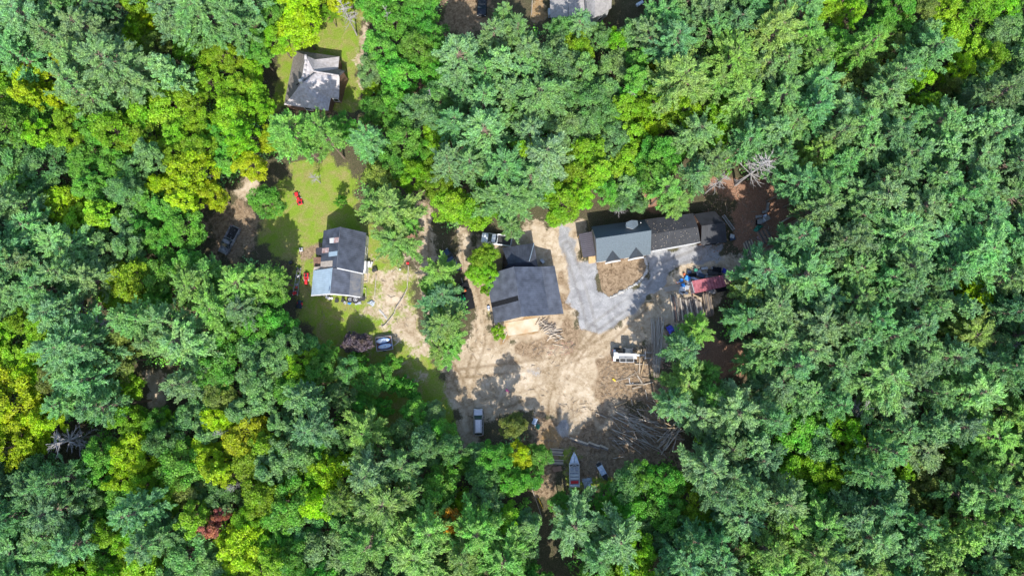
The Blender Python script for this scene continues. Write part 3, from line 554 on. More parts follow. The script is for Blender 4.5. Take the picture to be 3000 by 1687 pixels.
M['thatchshaded'] = mat('shaded_brown_shingle', (0.15, 0.135, 0.115), 0.95, col2=(0.26, 0.235, 0.21), scale=3.0, bump=0.7, bscale=9, spec=0.1)  # same roof on its unlit slopes, their shade put into a darker tone
M['paleroof'] = mat('pale_grey_shingle', (0.29, 0.275, 0.27), 0.9, var=0.2, scale=2.0, bump=0.4)
M['plank'] = mat('new_planks', (0.42, 0.29, 0.15), 0.8, var=0.2, scale=5)
def corr(A, B, Cc, D, pitch=0.34, amp=0.016, thick=0.05, mb=None):
    """ribbed sheet: A-B along the ridge, D-C along the eave; ribs run from ridge to eave"""
    A, B, Cc, D = map(Vector, (A, B, Cc, D)); mb = mb or MB(); nrm = (B-A).cross(D-A).normalized()
    if nrm.z < 0: nrm = -nrm
    n = max(4, int((B-A).length/pitch*4)); top = []
    prof = [0, 1, 1, 0]
    for i in range(n+1):
        t = i/n; h = amp*prof[i % 4]*1.0
        top.append(A.lerp(B, t)+nrm*h); top.append(D.lerp(Cc, t)+nrm*h)
    fs = [(2*i, 2*i+2, 2*i+3, 2*i+1) for i in range(n)]; mb.add(top, fs)
    low_ = [p-nrm*thick for p in (A, B, Cc, D)]; mb.add(low_, [(3, 2, 1, 0)]); e = [A, B, Cc, D]
    for i in range(4): j = (i+1) % 4; mb.add([e[i], e[j], low_[j], low_[i]], [(0, 1, 2, 3)])
    return mb
def slab(pts, thick=0.12, mb=None):
    pts = [Vector(p) for p in pts]; mb = mb or MB(); n = len(pts); lo = [p-Vector((0, 0, thick)) for p in pts]
    return mb.add(pts+lo, [tuple(range(n)), tuple(range(n, 2*n))[::-1]]+[(i, n+i, n+(i+1) % n, (i+1) % n) for i in range(n)])
def shift(mb, o): mb.v = [(v[0]-o.x, v[1]-o.y, v[2]-o.z) for v in mb.v]; return mb
def walls(loop, inset=0.35, drop=0.14, foot=-0.1):
    """walls under a closed eave/rake loop (world points), following its heights so gable ends come out as gables"""
    loop = [Vector(p) for p in loop]; c = sum(loop, Vector())/len(loop); mb = MB(); n = len(loop)
    ins = []
    for p in loop:
        d = Vector((c.x-p.x, c.y-p.y, 0)); ins.append(Vector((p.x, p.y, p.z-drop))+d.normalized()*inset)
    for i in range(n):
        a, b = ins[i], ins[(i+1) % n]; mb.add([(a.x, a.y, foot), (b.x, b.y, foot), b, a], [(0, 1, 2, 3)])
    return mb, ins
def part(name, mb, m, th, **k): return shift(mb, th.location).build(name, M[m], th, **k)
def opening(th, ins, i, s, w_, z0, z1, m='glass', name='window'):
    """window or door on wall i: centre fraction s, width w_, with a frame"""
    a, b = ins[i], ins[(i+1) % len(ins)]; d = Vector((b.x-a.x, b.y-a.y, 0)); L = d.length; d.normalize(); nrm = Vector((d.y, -d.x, 0))
    c = Vector((a.x, a.y, 0))+d*L*s; cc = sum((Vector(v) for v in ins), Vector())/len(ins)
    if (Vector((cc.x-c.x, cc.y-c.y, 0))).dot(nrm) > 0: nrm = -nrm
    rz = math.atan2(d.y, d.x); p = c+nrm*0.03; mb = MB().box((p.x, p.y, (z0+z1)/2), (w_, 0.06, z1-z0), rz); q = part(name, mb, m, th)
    fr = MB(); p = c+nrm*0.045
    for sx in (-1, 1): fr.box(tuple(p+d*sx*(w_/2+.05)+Vector((0, 0, (z0+z1)/2))), (0.1, 0.09, z1-z0+.2), rz)
    fr.box(tuple(p+Vector((0, 0, z1+.05))), (w_, 0.09, 0.1), rz)
    if name == 'window': fr.box(tuple(p+Vector((0, 0, z0-.05))), (w_, 0.09, 0.1), rz)
    f = shift(fr, th.location).build('frame', M['white'], q); return q
Z1 = lambda x, y, z=0: W(500+x/3.22, 500+y/3.22, z)        # pixel grids of the detail crops I measured on
Z2 = lambda x, y, z=0: W(1150+x/3.22, 600+y/3.22, z)
Z3 = lambda x, y, z=0: W(1600+x/3.22, 500+y/3.22, z)
Z5 = lambda x, y, z=0: W(1450+x/3.45, 1100+y/3.45, z)
Z7 = lambda x, y, z=0: W(700+x/2.898, y/2.898, z)
Z8 = lambda x, y, z=0: W(1280+x/3.68, y/3.68, z)
base = lambda p: Vector((p.x, p.y, 0))

# --- corrugated barn with lean-to
th = thing('barn', 'large dark corrugated gable barn with a lean-to and one darker roof strip', 'barn', base(W(1540, 860)))
rn, rs_ = Z2(1140, 583, 7.3), Z2(1218, 1055, 7.3)
wn, ws = Z2(881, 662, 4.2), Z2(963, 1118, 4.2); en, es = Z2(1402, 583, 5.2), Z2(1481, 1037, 5.2); ln, ls = Z2(1528, 575, 4.0), Z2(1614, 1028, 4.0)
a, b = 0.575, 0.675
sec = lambda t: (rn.lerp(rs_, t), wn.lerp(ws, t))
r_ = part('west_slope' if 0 else 'roof', corr(rn, sec(a)[0], sec(a)[1], wn), 'grey_metal', th)
part('roof', corr(sec(b)[0], rs_, ws, sec(b)[1]), 'grey_metal', th)
q = part('roof_strip', corr(sec(a)[0]+Vector((0, 0, .01)), sec(b)[0]+Vector((0, 0, .01)), sec(b)[1]+Vector((0, 0, .01)), sec(a)[1]+Vector((0, 0, .01)), 0.25), 'trimdark', th); q['label'] = 'near-black strip across the west roof slope'
part('roof', corr(rn, rs_, es, en), 'navy_metal', th)
part('lean_to_roof', corr(en-Vector((0, 0, .08)), es-Vector((0, 0, .08)), ls, ln), 'grey_metal', th)
mb = MB().tube(rn+Vector((0, 0, .06)), rs_+Vector((0, 0, .06)), 0.09, n=6); part('ridge_cap', mb, 'grey_metal', th)
wm, ins = walls([wn, rn, en, ln, ls, es, rs_, ws], 0.45); part('wall', wm, 'woodwall', th)
opening(th, ins, 6, 0.45, 3.4, 0, 3.2, 'white', 'door'); opening(th, ins, 5, .5, 2.6, 0, 2.8, 'white', 'door')
mb = MB()
for (x0, y0, x1, y1) in ((1062, 1110, 1365, 1062), (1365, 1062, 1385, 1190), (1385, 1190, 1092, 1236)): pass
sl = slab([Z2(1062, 1112, .09), Z2(1365, 1064, .09), Z2(1384, 1188, .09), Z2(1092, 1236, .09)], 0.12); sl.build('concrete_apron', mat('sandy_concrete', (0.36, 0.25, 0.14), 0.9, col2=(0.46, 0.42, 0.35), scale=0.45, coord='Object'))
tag(bpy.data.objects['concrete_apron'], kind='structure')
# north wing
th = thing('wing', 'low dark hip-roofed wing behind the corrugated barn, half under the lime tree', 'house wing', base(Z2(1200, 480)))
cNW, cNE, cSE, cSW = Z2(1035, 405, 3.4), Z2(1335, 360, 3.4), Z2(1374, 600, 3.4), Z2(1015, 640, 3.4); re, rw = Z2(1290, 530, 5.0), Z2(1090, 560, 5.0)
part('roof', corr(rw, re, cNE, cNW), 'navy_metal', th); part('roof', corr(re, re+Vector((0.02, -0.02, 0)), cSE, cNE, 3, .03), 'grey_metal', th)
part('roof', slab([rw, re, cSE, cSW]), 'navy_metal', th); part('ridge_cap', MB().tube(re+Vector((0, 0, .04)), cNE+Vector((0, 0, .04)), 0.07, n=6), 'bluewhite', th)
wm, ins = walls([cNW, cNE, cSE, cSW]); part('wall', wm, 'siding', th); opening(th, ins, 1, .5, 1.2, .9, 2.1); opening(th, ins, 0, .7, 1.0, 0, 2.1, 'white', 'door')

# --- slate-grey house
th = thing('house', 'new slate-grey shingled house with a dark ribbed porch roof and two front gables', 'house', base(W(1825, 705)))
nw, ne, rw, re, sw, se = Z3(428, 528, 3.3), Z3(928, 462, 3.3), Z3(470, 642, 6.8), Z3(993, 565, 6.8), Z3(478, 862, 2.9), Z3(986, 790, 2.9)
part('roof', slab([nw, ne, re, rw]), 'slate', th); part('roof', slab([rw, re, se, sw]), 'slate', th)
part('ridge_cap', MB().tube(rw+Vector((0, 0, .03)), re+Vector((0, 0, .03)), .08, n=6), 'slate', th)
wm, ins = walls([nw, ne, re, se, sw, rw], .4); part('wall', wm, 'white', th)
for s in (.3, .7): opening(th, ins, 3, s, 1.5, .9, 2.1)
opening(th, ins, 3, .5, 1.0, 0, 2.1, 'woodwall', 'door'); opening(th, ins, 0, .3, 1.3, 1, 2.1)
for (ax, bx0, bx1, ay, by0, by1) in ((626, 556, 698, 752, 856, 830), (848, 772, 918, 722, 826, 798)):
    # little front gable: its ridge runs from the main slope out to the eave
    ap = Z3(ax, ay, 0); t = 0; 
    def onroof(x, y):        # height of the south slope above that pixel
        z = 4.0
        for _ in range(8):
            p = Z3(x, y, z); e = (se-sw).normalized(); n_ = (re-rw).cross(sw-rw).normalized(); z = rw.z-((p.x-rw.x)*n_.x+(p.y-rw.y)*n_.y)/n_.z
        return Z3(x, y, z)
    A_ = onroof(ax, ay); L_, R_ = onroof(bx0, by0), onroof(bx1, by1); F = (L_+R_)/2; up = Vector((0, 0, 1.45)); F2 = Vector((F.x, F.y, A_.z+.05)); A2 = A_+Vector((0, 0, .04)); out = (F2-A2); out.z = 0; out.normalize()
    F2 = F2+out*.25; L2, R2 = L_+Vector((0, 0, .06))+out*.2, R_+Vector((0, 0, .06))+out*.2
    g = slab([A2, F2, L2], .06); slab([A2, R2, F2], .06, g); part('gable_roof', g, 'slate2', th)
    part('gable_front', slab([F2-out*.1, R2-out*.1-Vector((0, 0, .3)), L2-out*.1-Vector((0, 0, .3))], .02), 'white', th)
    arc = MB(); 
    for k in range(10):
        t0, t1 = k/10, (k+1)/10; f = lambda t: L2.lerp(R2, t)+out*0.12+Vector((0, 0, .42*math.sin(math.pi*t)-.25)); arc.tube(f(t0), f(t1), .14, n=6)
    part('gable_arch', arc, 'white', th)
pent = [Z3(752, 490, 6.4), Z3(805, 467, 6.9), Z3(862, 470, 6.4), Z3(869, 515, 6.4), Z3(825, 553, 6.9), Z3(757, 530, 6.4)]
d = slab([pent[0], pent[1], pent[4], pent[5]], .1); slab([pent[1], pent[2], pent[3], pent[4]], .1, d); q = part('dormer_roof', d, 'slate', th)
dw = MB(); pc = sum(pent, Vector())/6
for i in range(6):
    a, b = pc.lerp(pent[i], .85), pc.lerp(pent[(i+1) % 6], .85); dw.add([(a.x, a.y, 4.6), (b.x, b.y, 4.6), (b.x, b.y, b.z-.1), (a.x, a.y, a.z-.1)], [(0, 1, 2, 3)])
part('dormer_wall', dw, 'siding', th)
part('vent_pipe', MB().tube(Z3(893, 492, 4.5), Z3(893, 492, 5.6), .09, n=8), 'white', th)
pr = [Z3(308, 597, 3.1), Z3(430, 573, 3.1), Z3(467, 802, 2.9), Z3(348, 819, 2.9)]
part('porch_roof', corr(pr[0], pr[3], pr[2], pr[1]), 'brown_metal', th)
po = MB()
for p in pr: c_ = sum(pr, Vector())/4; e = p.lerp(c_, .08); po.box((e.x, e.y, 1.45), (.15, .15, 2.9))
part('porch_post', po, 'plank', th)
stp = MB()
for k in range(4):
    a, b, c2, d2 = (Z3(400, 805+k*18, .8-.2*k), Z3(464, 796+k*18, .8-.2*k), Z3(466, 812+k*18, .8-.2*k), Z3(402, 822+k*18, .8-.2*k)); slab([a, b, c2, d2], .8-.2*k, stp)
part('steps', stp, 'plank', th)
dk = slab([Z3(345, 640, .75), Z3(440, 622, .75), Z3(462, 790, .75), Z3(365, 805, .75)], .12); part('deck', dk, 'plank', th)
# long garage beyond it
th = thing('garage', 'long low garage with a black ribbed metal roof joined to the slate-grey house', 'garage', base(W(1970, 680)))
g = [Z3(930, 460, 3.1), Z3(1386, 402, 3.1), Z3(1457, 672, 2.9), Z3(995, 757, 2.9)]; m1, m2 = g[0].lerp(g[3], .5)+Vector((0, 0, .7)), g[1].lerp(g[2], .5)+Vector((0, 0, .7))
part('roof', corr(m1, m2, g[1], g[0], .3, .012), 'char_metal', th); part('roof', corr(m1, m2, g[2], g[3], .3, .012), 'char_metal', th)
wm, ins = walls([g[0], g[1], m2, g[2], g[3], m1], .12); part('wall', wm, 'white', th)
for s in (.2, .5, .8): opening(th, ins, 3, s, 2.7, 0, 2.3, 'siding', 'garage_door')
part('fascia', MB().tube(g[2]-Vector((0, .03, .12)), g[3]-Vector((0, .03, .12)), .09, n=4), 'white', th)
# woodshed
th = thing('woodshed', 'dark gable shed under tree shade at the right end of the black garage', 'shed', base(W(2085, 665)))
s1, s2, s3, s4, s5, s6 = Z3(1392, 410, 3.0), Z3(1592, 380, 3.0), Z3(1468, 520, 4.3), Z3(1690, 495, 4.3), Z3(1462, 700, 2.9), Z3(1705, 675, 2.9)
part('roof', slab([s1, s2, s4, s3]), 'char_metal', th); part('roof', corr(s3, s4, s6, s5, .4, .01), 'char_metal', th)
wm, ins = walls([s1, s2, s4, s6, s5, s3], .3); part('wall', wm, 'woodwall', th); opening(th, ins, 3, .5, 2.4, 0, 2.2, 'trimdark', 'door')

# --- patched metal-roof house
th = thing('farmhouse', 'blue-grey metal-roofed house with rusty and white roof patches and a pale south wing', 'house', base(W(990, 770)))
rn, rs2 = Z1(1602, 530, 6.6), Z1(1568, 915, 6.6); wn, ws = Z1(1443, 565, 4.0), Z1(1412, 912, 4.0); en, es = Z1(1846, 585, 3.6), Z1(1815, 968, 3.6)
part('roof', corr(rn, rs2, ws, wn), 'navy_metal', th); part('roof', corr(rn, rs2, es, en), 'navy_metal', th)
part('ridge_cap', MB().tube(rn+Vector((0, 0, .06)), rs2+Vector((0, 0, .06)), .09, n=6), 'grey_metal', th)
def patch(pts, m, nm_='roof_patch', lab=None, lift=.05):
    out = []
    n_ = (rs2-rn).cross(ws-rn).normalized()
    for (x, y) in pts:
        z = 5.
        for _ in range(8): p = Z1(x, y, z); z = rn.z-((p.x-rn.x)*n_.x+(p.y-rn.y)*n_.y)/n_.z
        out.append(Z1(x, y, z)+Vector((0, 0, lift)))
    q = part(nm_, slab(out, .03), m, th)
    if lab: q['label'] = lab
patch([(1500, 638), (1540, 634), (1538, 682), (1500, 685)], 'white', lab='white sheet patch near the top of the west slope')
patch([(1541, 634), (1587, 628), (1586, 676), (1539, 682)], 'rust', lab='rusty sheet patch near the top of the west slope')
patch([(1430, 733), (1494, 726), (1490, 772), (1426, 778)], 'rust', lab='rusty sheet patch at the west eave')
patch([(1492, 768), (1574, 757), (1572, 802), (1490, 812)], 'bluewhite', lab='pale sheet patch by the ridge')
patch([(1416, 858), (1528, 846), (1526, 903), (1458, 909), (1414, 906)], 'beige', lab='unpainted beige panels at the south end of the west slope')
wm, ins = walls([wn, rn, en, es, rs2, ws], .35); part('wall', wm, 'white', th)
for s in (.3, .7): opening(th, ins, 5, s, 1.1, 1, 2.2)
opening(th, ins, 0, .6, 1.1, 1, 2.2); opening(th, ins, 2, .4, 1.1, 1, 2.2); opening(th, ins, 2, .8, 1.0, 0, 2.1, 'siding', 'door')
part('flat_roof', slab([Z1(1352, 910, 3.3), Z1(1420, 900, 3.3), Z1(1530, 895, 4.4), Z1(1530, 935, 4.4), Z1(1345, 948, 3.3)], .1), 'beige', th)
A, B = Z1(1528, 915, 5.3), Z1(1504, 1157, 5.3); Cc, D = Z1(1326, 1174, 3.3), Z1(1347, 943, 3.3); E1, E2 = Z1(1698, 938, 4.2), Z1(1684, 1174, 4.2); F1, F2 = Z1(1800, 962, 3.3), Z1(1786, 1190, 3.3)
part('wing_roof', corr(A, B, Cc, D), 'bluewhite', th)['label'] = 'pale blue west slope of the south wing'
part('wing_roof', corr(A, B, E2, E1), 'navy_metal', th)['label'] = 'dark middle slope of the south wing'
part('wing_roof', corr(E1-Vector((0, 0, .03)), E2-Vector((0, 0, .03)), F2, F1), 'weathered', th)['label'] = 'weathered streaky east slope of the south wing'
wm, ins = walls([D, A, E1, F1, F2, E2, B, Cc], .25); part('wing_wall', wm, 'white', th)
g = MB(); off = Vector((0, -.12, -.1))
g.add([Cc+off, B+off, B+off-Vector((0, .35, 2.3)), Cc+off-Vector((-.1, .3, .9))], [(0, 1, 2, 3)])
opening(th, ins, 5, .5, 1.1, .9, 2.1); opening(th, ins, 6, .6, 1.2, .9, 2.1); opening(th, ins, 4, .3, .9, 0, 2.1, 'siding', 'door')
wf = MB()
for p, q in ((Cc, B), (B, E2), (E2, F2)): wf.tube(p+Vector((0, -.08, -.08)), q+Vector((0, -.08, -.08)), .13, n=4)
part('bargeboard', wf, 'white', th); part('bargeboard', MB().tube(rs2+Vector((0, -.08, -.08)), es+Vector((0, -.08, -.08)), .13, n=4), 'white', th)
part('vent_pipe', MB().tube(Z1(1493, 1130, 5.0), Z1(1493, 1130, 6.2), .07, n=8), 'grey_metal', th)
# side sheds against it
th = thing('lean_to', 'small brown-roofed lean-to against the west side of the patched house', 'lean-to', base(Z1(1395, 770)), group=None)
l = [Z1(1372, 728, 2.3), Z1(1428, 722, 2.7), Z1(1420, 800, 2.7), Z1(1372, 790, 2.3)]; part('roof', slab(l), 'brown_metal', th); wm, ins = walls(l, .1); part('wall', wm, 'woodwall', th)
th = thing('lean_to', 'grey tarp-roofed lean-to with a pole against the west side, below the other', 'lean-to', base(Z1(1385, 860)))
l = [Z1(1345, 818, 2.2), Z1(1418, 816, 2.7), Z1(1412, 905, 2.7), Z1(1350, 905, 2.2)]; part('roof', slab(l), 'woodwall', th); wm, ins = walls(l, .1); part('wall', wm, 'woodwall', th)
th = thing('side_porch', 'white flat-roofed porch on the east side of the patched house', 'porch', base(Z1(1832, 905)))
l = [Z1(1816, 852, 2.4), Z1(1845, 852, 2.4), Z1(1845, 912, 2.4), Z1(1835, 965, 2.4), Z1(1806, 960, 2.4)]; part('roof', slab(l), 'white', th); wm, ins = walls(l, .08); part('wall', wm, 'white', th)

# --- shingled cottage with swept roof
th = thing('cottage', 'old cottage with a swept weathered grey roof on the top lawn', 'cottage', base(W(915, 235)))
P = dict(a=Z7(472, 428, 3.0), b=Z7(566, 468, 7.2), c=Z7(528, 700, 7.0), d=Z7(382, 890, 2.6), e=Z7(758, 942, 2.6), f=Z7(778, 832, 3.2), g=Z7(848, 838, 3.0), h=Z7(850, 645, 6.0), i=Z7(636, 608, 6.4), j=Z7(898, 598, 4.2), k=Z7(840, 582, 3.4), l=Z7(852, 480, 3.0), m=Z7(640, 500, 5.4))
from bpy import ops as _ops
import bmesh
def swept(faces, sub=3, sag=.25, seed=1):
    bm = bmesh.new(); vd = {}
    for f in faces:
        vs_ = []
        for k in f:
            if k not in vd: vd[k] = bm.verts.new(P[k])
            vs_.append(vd[k])
        try: bm.faces.new(vs_)
        except ValueError: pass
    bmesh.ops.triangulate(bm, faces=bm.faces[:]); bmesh.ops.subdivide_edges(bm, edges=bm.edges[:], cuts=sub*2, use_grid_fill=True)
    zlo, zhi = 2.6, 7.2
    for v in bm.verts:
        t = (v.co.z-zlo)/(zhi-zlo); t = min(1, max(0, t)); v.co.z -= sag*4*t*(1-t)*1.3-0.02*random.uniform(-1, 1)
    mb = MB(); bm.verts.index_update(); mb.add([v.co.copy() for v in bm.verts], [tuple(v.index for v in f.verts) for f in bm.faces]); bm.free(); return mb
part('west_roof'.replace('west_', ''), swept(['abcd']), 'thatchshaded', th, smooth=True)['label'] = 'grey-brown west slope with shade put into its colour'
part('roof', swept(['cde', 'cef', 'cfg', 'cgh', 'chi', 'bic']), 'thatch', th, smooth=True)
part('roof', swept(['bmi', 'mlk', 'mki']), 'thatch', th, smooth=True)
part('roof', swept(['alm', 'amb']), 'thatchshaded', th, smooth=True)
part('wing_gable_roof', swept(['ikj', 'ijh']), 'thatchshaded', th, smooth=True)
rc = MB(); bz = Vector((0, 0, .05))
rp = [P['b']+(P['c']-P['b'])*t+Vector((.25*math.sin(math.pi*t), 0, -.35*math.sin(math.pi*t))) for t in np.linspace(0, 1, 7)]
for k in range(6): rc.tube(rp[k]+bz, rp[k+1]+bz, .28, n=6)
part('ridge_cap', rc, 'thatch', th, smooth=True)
part('ridge_cap', MB().tube(P['i']+bz, P['h']+bz, .14, n=6), 'thatch', th)
wm, ins = walls([P[k] for k in 'alkjhgfed'], .35, .3); part('wall', wm, 'woodwall', th); opening(th, ins, 7, .5, 1.3, .8, 2.0); opening(th, ins, 5, .5, .9, .8, 2.)
sk = Z7(540, 716, 6.2); mb = MB(); mb.loft([[Z7(482, 722, 5.6), Z7(515, 700, 6.3), Z7(545, 712, 6.2), Z7(600, 742, 5.3)], [Z7(482, 722, 5.0), Z7(515, 700, 5.0), Z7(545, 712, 5.0), Z7(600, 742, 4.4)]]); part('roof_vent', mb, 'trimdark', th)
part('chimney', MB().box(Z7(530, 698, 6.9), (.5, .5, 1.6), .2), 'conc', th)
part('porch', slab([Z7(862, 640, 2.3), Z7(895, 605, 2.3), Z7(885, 670, 2.3)], .1), 'thatchshaded', th)

# --- house at the top edge
th = thing('house', 'pale grey multi-gable house cut by the top edge of the photo', 'house', base(W(1700, -20)))
t1 = [Z8(1212, -150, 3.2), Z8(1412, -150, 5.2), Z8(1414, 180, 5.2), Z8(1225, 196, 3.2)]; t2 = [Z8(1412, -150, 5.2), Z8(1570, -150, 3.6), Z8(1598, 150, 3.6), Z8(1420, 218, 5.2)]
t3 = [Z8(1590, -150, 3.8), Z8(1700, -150, 5.4), Z8(1705, 190, 5.4), Z8(1625, 165, 3.8)]; t4 = [Z8(1700, -150, 5.4), Z8(1895, -150, 3.2), Z8(1880, 90, 3.2), Z8(1705, 190, 5.4)]
for q in (t1, t2, t3, t4): part('roof', slab(q), 'paleroof', th)
part('valley_gutter', MB().tube(Z8(1582, -150, 3.7), Z8(1612, 160, 3.7), .16, n=6), 'weathered', th)
wm, ins = walls([t1[0], t1[1], t2[1], t3[1], t4[1], t4[2], t4[3], t2[2], t2[3], t1[3]], .35); part('wall', wm, 'siding', th); opening(th, ins, 8, .5, 1.2, 1, 2.1); opening(th, ins, 5, .5, 1.2, 1, 2.1)

# --- red container shed
th = thing('red_container', 'faded red ribbed-roof container at the edge of the junk piles', 'container', base(W(2075, 850)))
c4 = [Z3(1375, 1040, 2.6), Z3(1665, 985, 2.6), Z3(1700, 1090, 2.6), Z3(1405, 1155, 2.6)]; mid = lambda i, j: c4[i].lerp(c4[j], .5)
part('roof', corr(c4[0], mid(0, 1), mid(3, 2), c4[3], .5, .03), 'redroof', th); part('roof', corr(mid(0, 1)+Vector((0, 0, .02)), c4[1]+Vector((0, 0, .02)), c4[2], mid(3, 2), .5, .03), 'redroof', th)['label'] = 'darker right half of the red roof'
wm, ins = walls(c4, .05); part('wall', wm, 'redroof', th); opening(th, ins, 3, .5, 1.8, 0, 2.2, 'rust', 'door')
# ------------------------------------------------------------------ vehicles and machines
M['tyre'] = mat('tyre_rubber', (0.025, 0.025, 0.027), 0.85); M['rim'] = mat('wheel_rim', (0.35, 0.35, 0.36), 0.35, 0.7)
M['silver'] = mat('silver_paint', (0.42, 0.42, 0.44), 0.3, 0.5, var=0.08); M['carwhite'] = mat('white_car_paint', (0.72, 0.75, 0.76), 0.3, var=0.04)
M['carblack'] = mat('black_car_paint', (0.02, 0.025, 0.035), 0.25, 0.2); M['scorched'] = mat('scorched_grey_paint', (0.06, 0.06, 0.065), 0.6, 0.2, col2=(0.36, 0.36, 0.38), scale=1.6)
M['navy'] = mat('dark_blue_paint', (0.03, 0.05, 0.09), 0.3, 0.2); M['plastic'] = mat('black_plastic', (0.03, 0.03, 0.03), 0.5)
M['red'] = mat('red_paint', (0.55, 0.025, 0.03), 0.4, var=0.1); M['lamp'] = mat('lamp_lens', (0.7, 0.7, 0.66), 0.15); M['redlamp'] = mat('tail_lens', (0.4, 0.02, 0.02), 0.2)
M['steel'] = mat('bare_steel', (0.36, 0.36, 0.36), 0.45, 0.6, var=0.2); M['seatgrey'] = mat('grey_seat', (0.30, 0.31, 0.34), 0.8); M['green'] = mat('green_plastic', (0.02, 0.35, 0.10), 0.5); M['orange'] = mat('orange_plastic', (0.65, 0.13, 0.03), 0.5)
M['blue'] = mat('blue_plastic', (0.03, 0.22, 0.62), 0.5, var=0.15); M['bluetarp'] = mat('blue_tarp', (0.07, 0.08, 0.45), 0.5, var=0.3, scale=4, bump=0.8); M['greytarp'] = mat('grey_tarp', (0.30, 0.34, 0.38), 0.6, var=0.3, scale=3, bump=0.8)
M['greentarp'] = mat('dark_green_tarp', (0.03, 0.20, 0.13), 0.6, var=0.3, scale=3, bump=0.6); M['skytarp'] = mat('sky_blue_cover', (0.34, 0.44, 0.60), 0.5, col2=(0.70, 0.72, 0.74), scale=2.2, bump=0.5)
M['yellow'] = mat('yellow_paint', (0.62, 0.40, 0.03), 0.5, var=0.2)
def sect(x, hw, z0, z1, top=.82, rnd=.12):
    return [(x, -hw, z0+rnd), (x, -hw, (z0+z1)*.55), (x, -hw*top, z1), (x, -hw*.4, z1+.02), (x, hw*.4, z1+.02), (x, hw*top, z1), (x, hw, (z0+z1)*.55), (x, hw, z0+rnd), (x, hw*.8, z0), (x, -hw*.8, z0)]
def wheel(root, x, y, r=.35, wd=.24):
    w_ = MB().torus((0, 0, 0), r-wd*.33, wd*.42, 'Y').build('wheel', M['tyre'], root, smooth=True); w_.location = (x, y, r)
    MB().tube((0, -.08, 0), (0, .08, 0), r*.58, n=12).build('rim', M['rim'], w_)
def glasshouse(root, st, m='glass', roof=None, paint=None):
    """st: (x, half width, z) base front, roof front, roof rear, base rear"""
    (xf, wf, zb), (xr, wr, zt), (xq, wq, _), (xb, wb, zb2) = st
    g = MB(); b = [(xf, -wf, zb), (xf, wf, zb), (xb, wb, zb2), (xb, -wb, zb2)]; t = [(xr, -wr, zt), (xr, wr, zt), (xq, wq, zt), (xq, -wq, zt)]
    g.loft([b, t]); g.build('windows', M['glass'], root, bevel=.03)
    r_ = MB(); c0 = [(xr-.06, -wr-.03, zt), (xr-.06, wr+.03, zt), (xq+.06, wq+.03, zt), (xq+.06, -wq-.03, zt)]
    c1 = [(xr-.12, -wr*.8, zt+.07), (xr-.12, wr*.8, zt+.07), (xq+.15, wq*.8, zt+.07), (xq+.15, -wq*.8, zt+.07)]; r_.loft([c0, c1]); r_.build('roof', paint, root, bevel=.03)
    p = MB()
    for sy in (-1, 1):
        p.tube((xf, sy*wf, zb), (xr, sy*wr, zt), .045, n=4); p.tube((xb, sy*wb, zb2), (xq, sy*wq, zt), .05, n=4); p.tube(((xf+xb)/2, sy*(wf+.01), zb), ((xr+xq)/2, sy*(wr+.01), zt), .04, n=4)
    p.build('pillar', paint, root)
def car(name, label, cat, loc, rz, paint, kind='suv', L=4.7, Wd=1.85):
    root = thing(name, label, cat, loc, rz); P_ = M[paint]; hw = Wd/2; f = L/2
    if kind == 'pickup':
        s = [sect(f, hw*.86, .42, .85), sect(f-.15, hw*.95, .32, 1.0), sect(f-1.25, hw, .3, 1.08), sect(f-2.9, hw, .3, 1.1)]
        MB().loft(s).build('body', P_, root, smooth=False, bevel=.04); bx0, bx1 = f-2.9, -f+.05
        bed = MB(); cx = (bx0+bx1)/2; lb = bx0-bx1
        bed.box((cx, hw-.07, .78), (lb, .14, .75)).box((cx, -hw+.07, .78), (lb, .14, .75)).box((bx0-.05, 0, .78), (.1, Wd-.3, .75)); bed.build('bed_side', P_, root, bevel=.03)
        MB().box((cx, 0, .5), (lb-.1, Wd-.29, .12)).build('bed_floor', M['plastic'], root); MB().box((bx1+.04, 0, .8), (.08, Wd-.3, .6)).build('tailgate', P_, root, bevel=.02)
        glasshouse(root, [(f-1.2, hw*.88, 1.07), (f-1.85, hw*.74, 1.68), (f-2.7, hw*.74, 1.68), (f-2.95, hw*.86, 1.07)], paint=P_)
    else:
        s = [sect(f, hw*.82, .42, .75), sect(f-.18, hw*.95, .3, .92), sect(f-1.15, hw, .28, 1.02), sect(-f+.5, hw, .28, 1.05), sect(-f+.1, hw*.96, .32, 1.02), sect(-f, hw*.86, .42, .92)]
        MB().loft(s).build('body', P_, root, bevel=.05)
        glasshouse(root, [(f-1.1, hw*.9, 1.0), (f-1.8, hw*.74, 1.66), (-f+.55, hw*.74, 1.64), (-f+.12, hw*.85, 1.03)], paint=P_)
    for sx in (f-.85, -f+.95):
        for sy in (-1, 1): wheel(root, sx, sy*(hw-.1))
    for sy in (-1, 1):
        MB().box((f-.06, sy*hw*.66, .75), (.14, .34, .16)).build('headlight', M['lamp'], root, bevel=.02); MB().box((-f+.05, sy*hw*.82, .85), (.12, .18, .3)).build('taillight', M['redlamp'], root, bevel=.02)
        MB().box((f-1.45, sy*(hw+.12), 1.12), (.12, .22, .16)).build('wing_mirror', M['plastic'], root, bevel=.02)
    MB().box((f-.02, 0, .45), (.16, Wd*.88, .2)).build('front_bumper', M['plastic'], root, bevel=.04); MB().box((-f+.0, 0, .48), (.16, Wd*.88, .2)).build('rear_bumper', M['steel'] if kind == 'pickup' else M['plastic'], root, bevel=.04)
    return root
zr = lambda p: (p.x, p.y, 0)
car('parked_car', 'silver car parked nose-up in dappled shade below the dirt yard', 'car', zr(W(1402, 1235)), R(91), 'silver', L=4.8)
rr = MB(); 
for y in (-.5, .5): rr.tube((-1.6, y, 1.76), (.4, y, 1.76), .03, n=5)
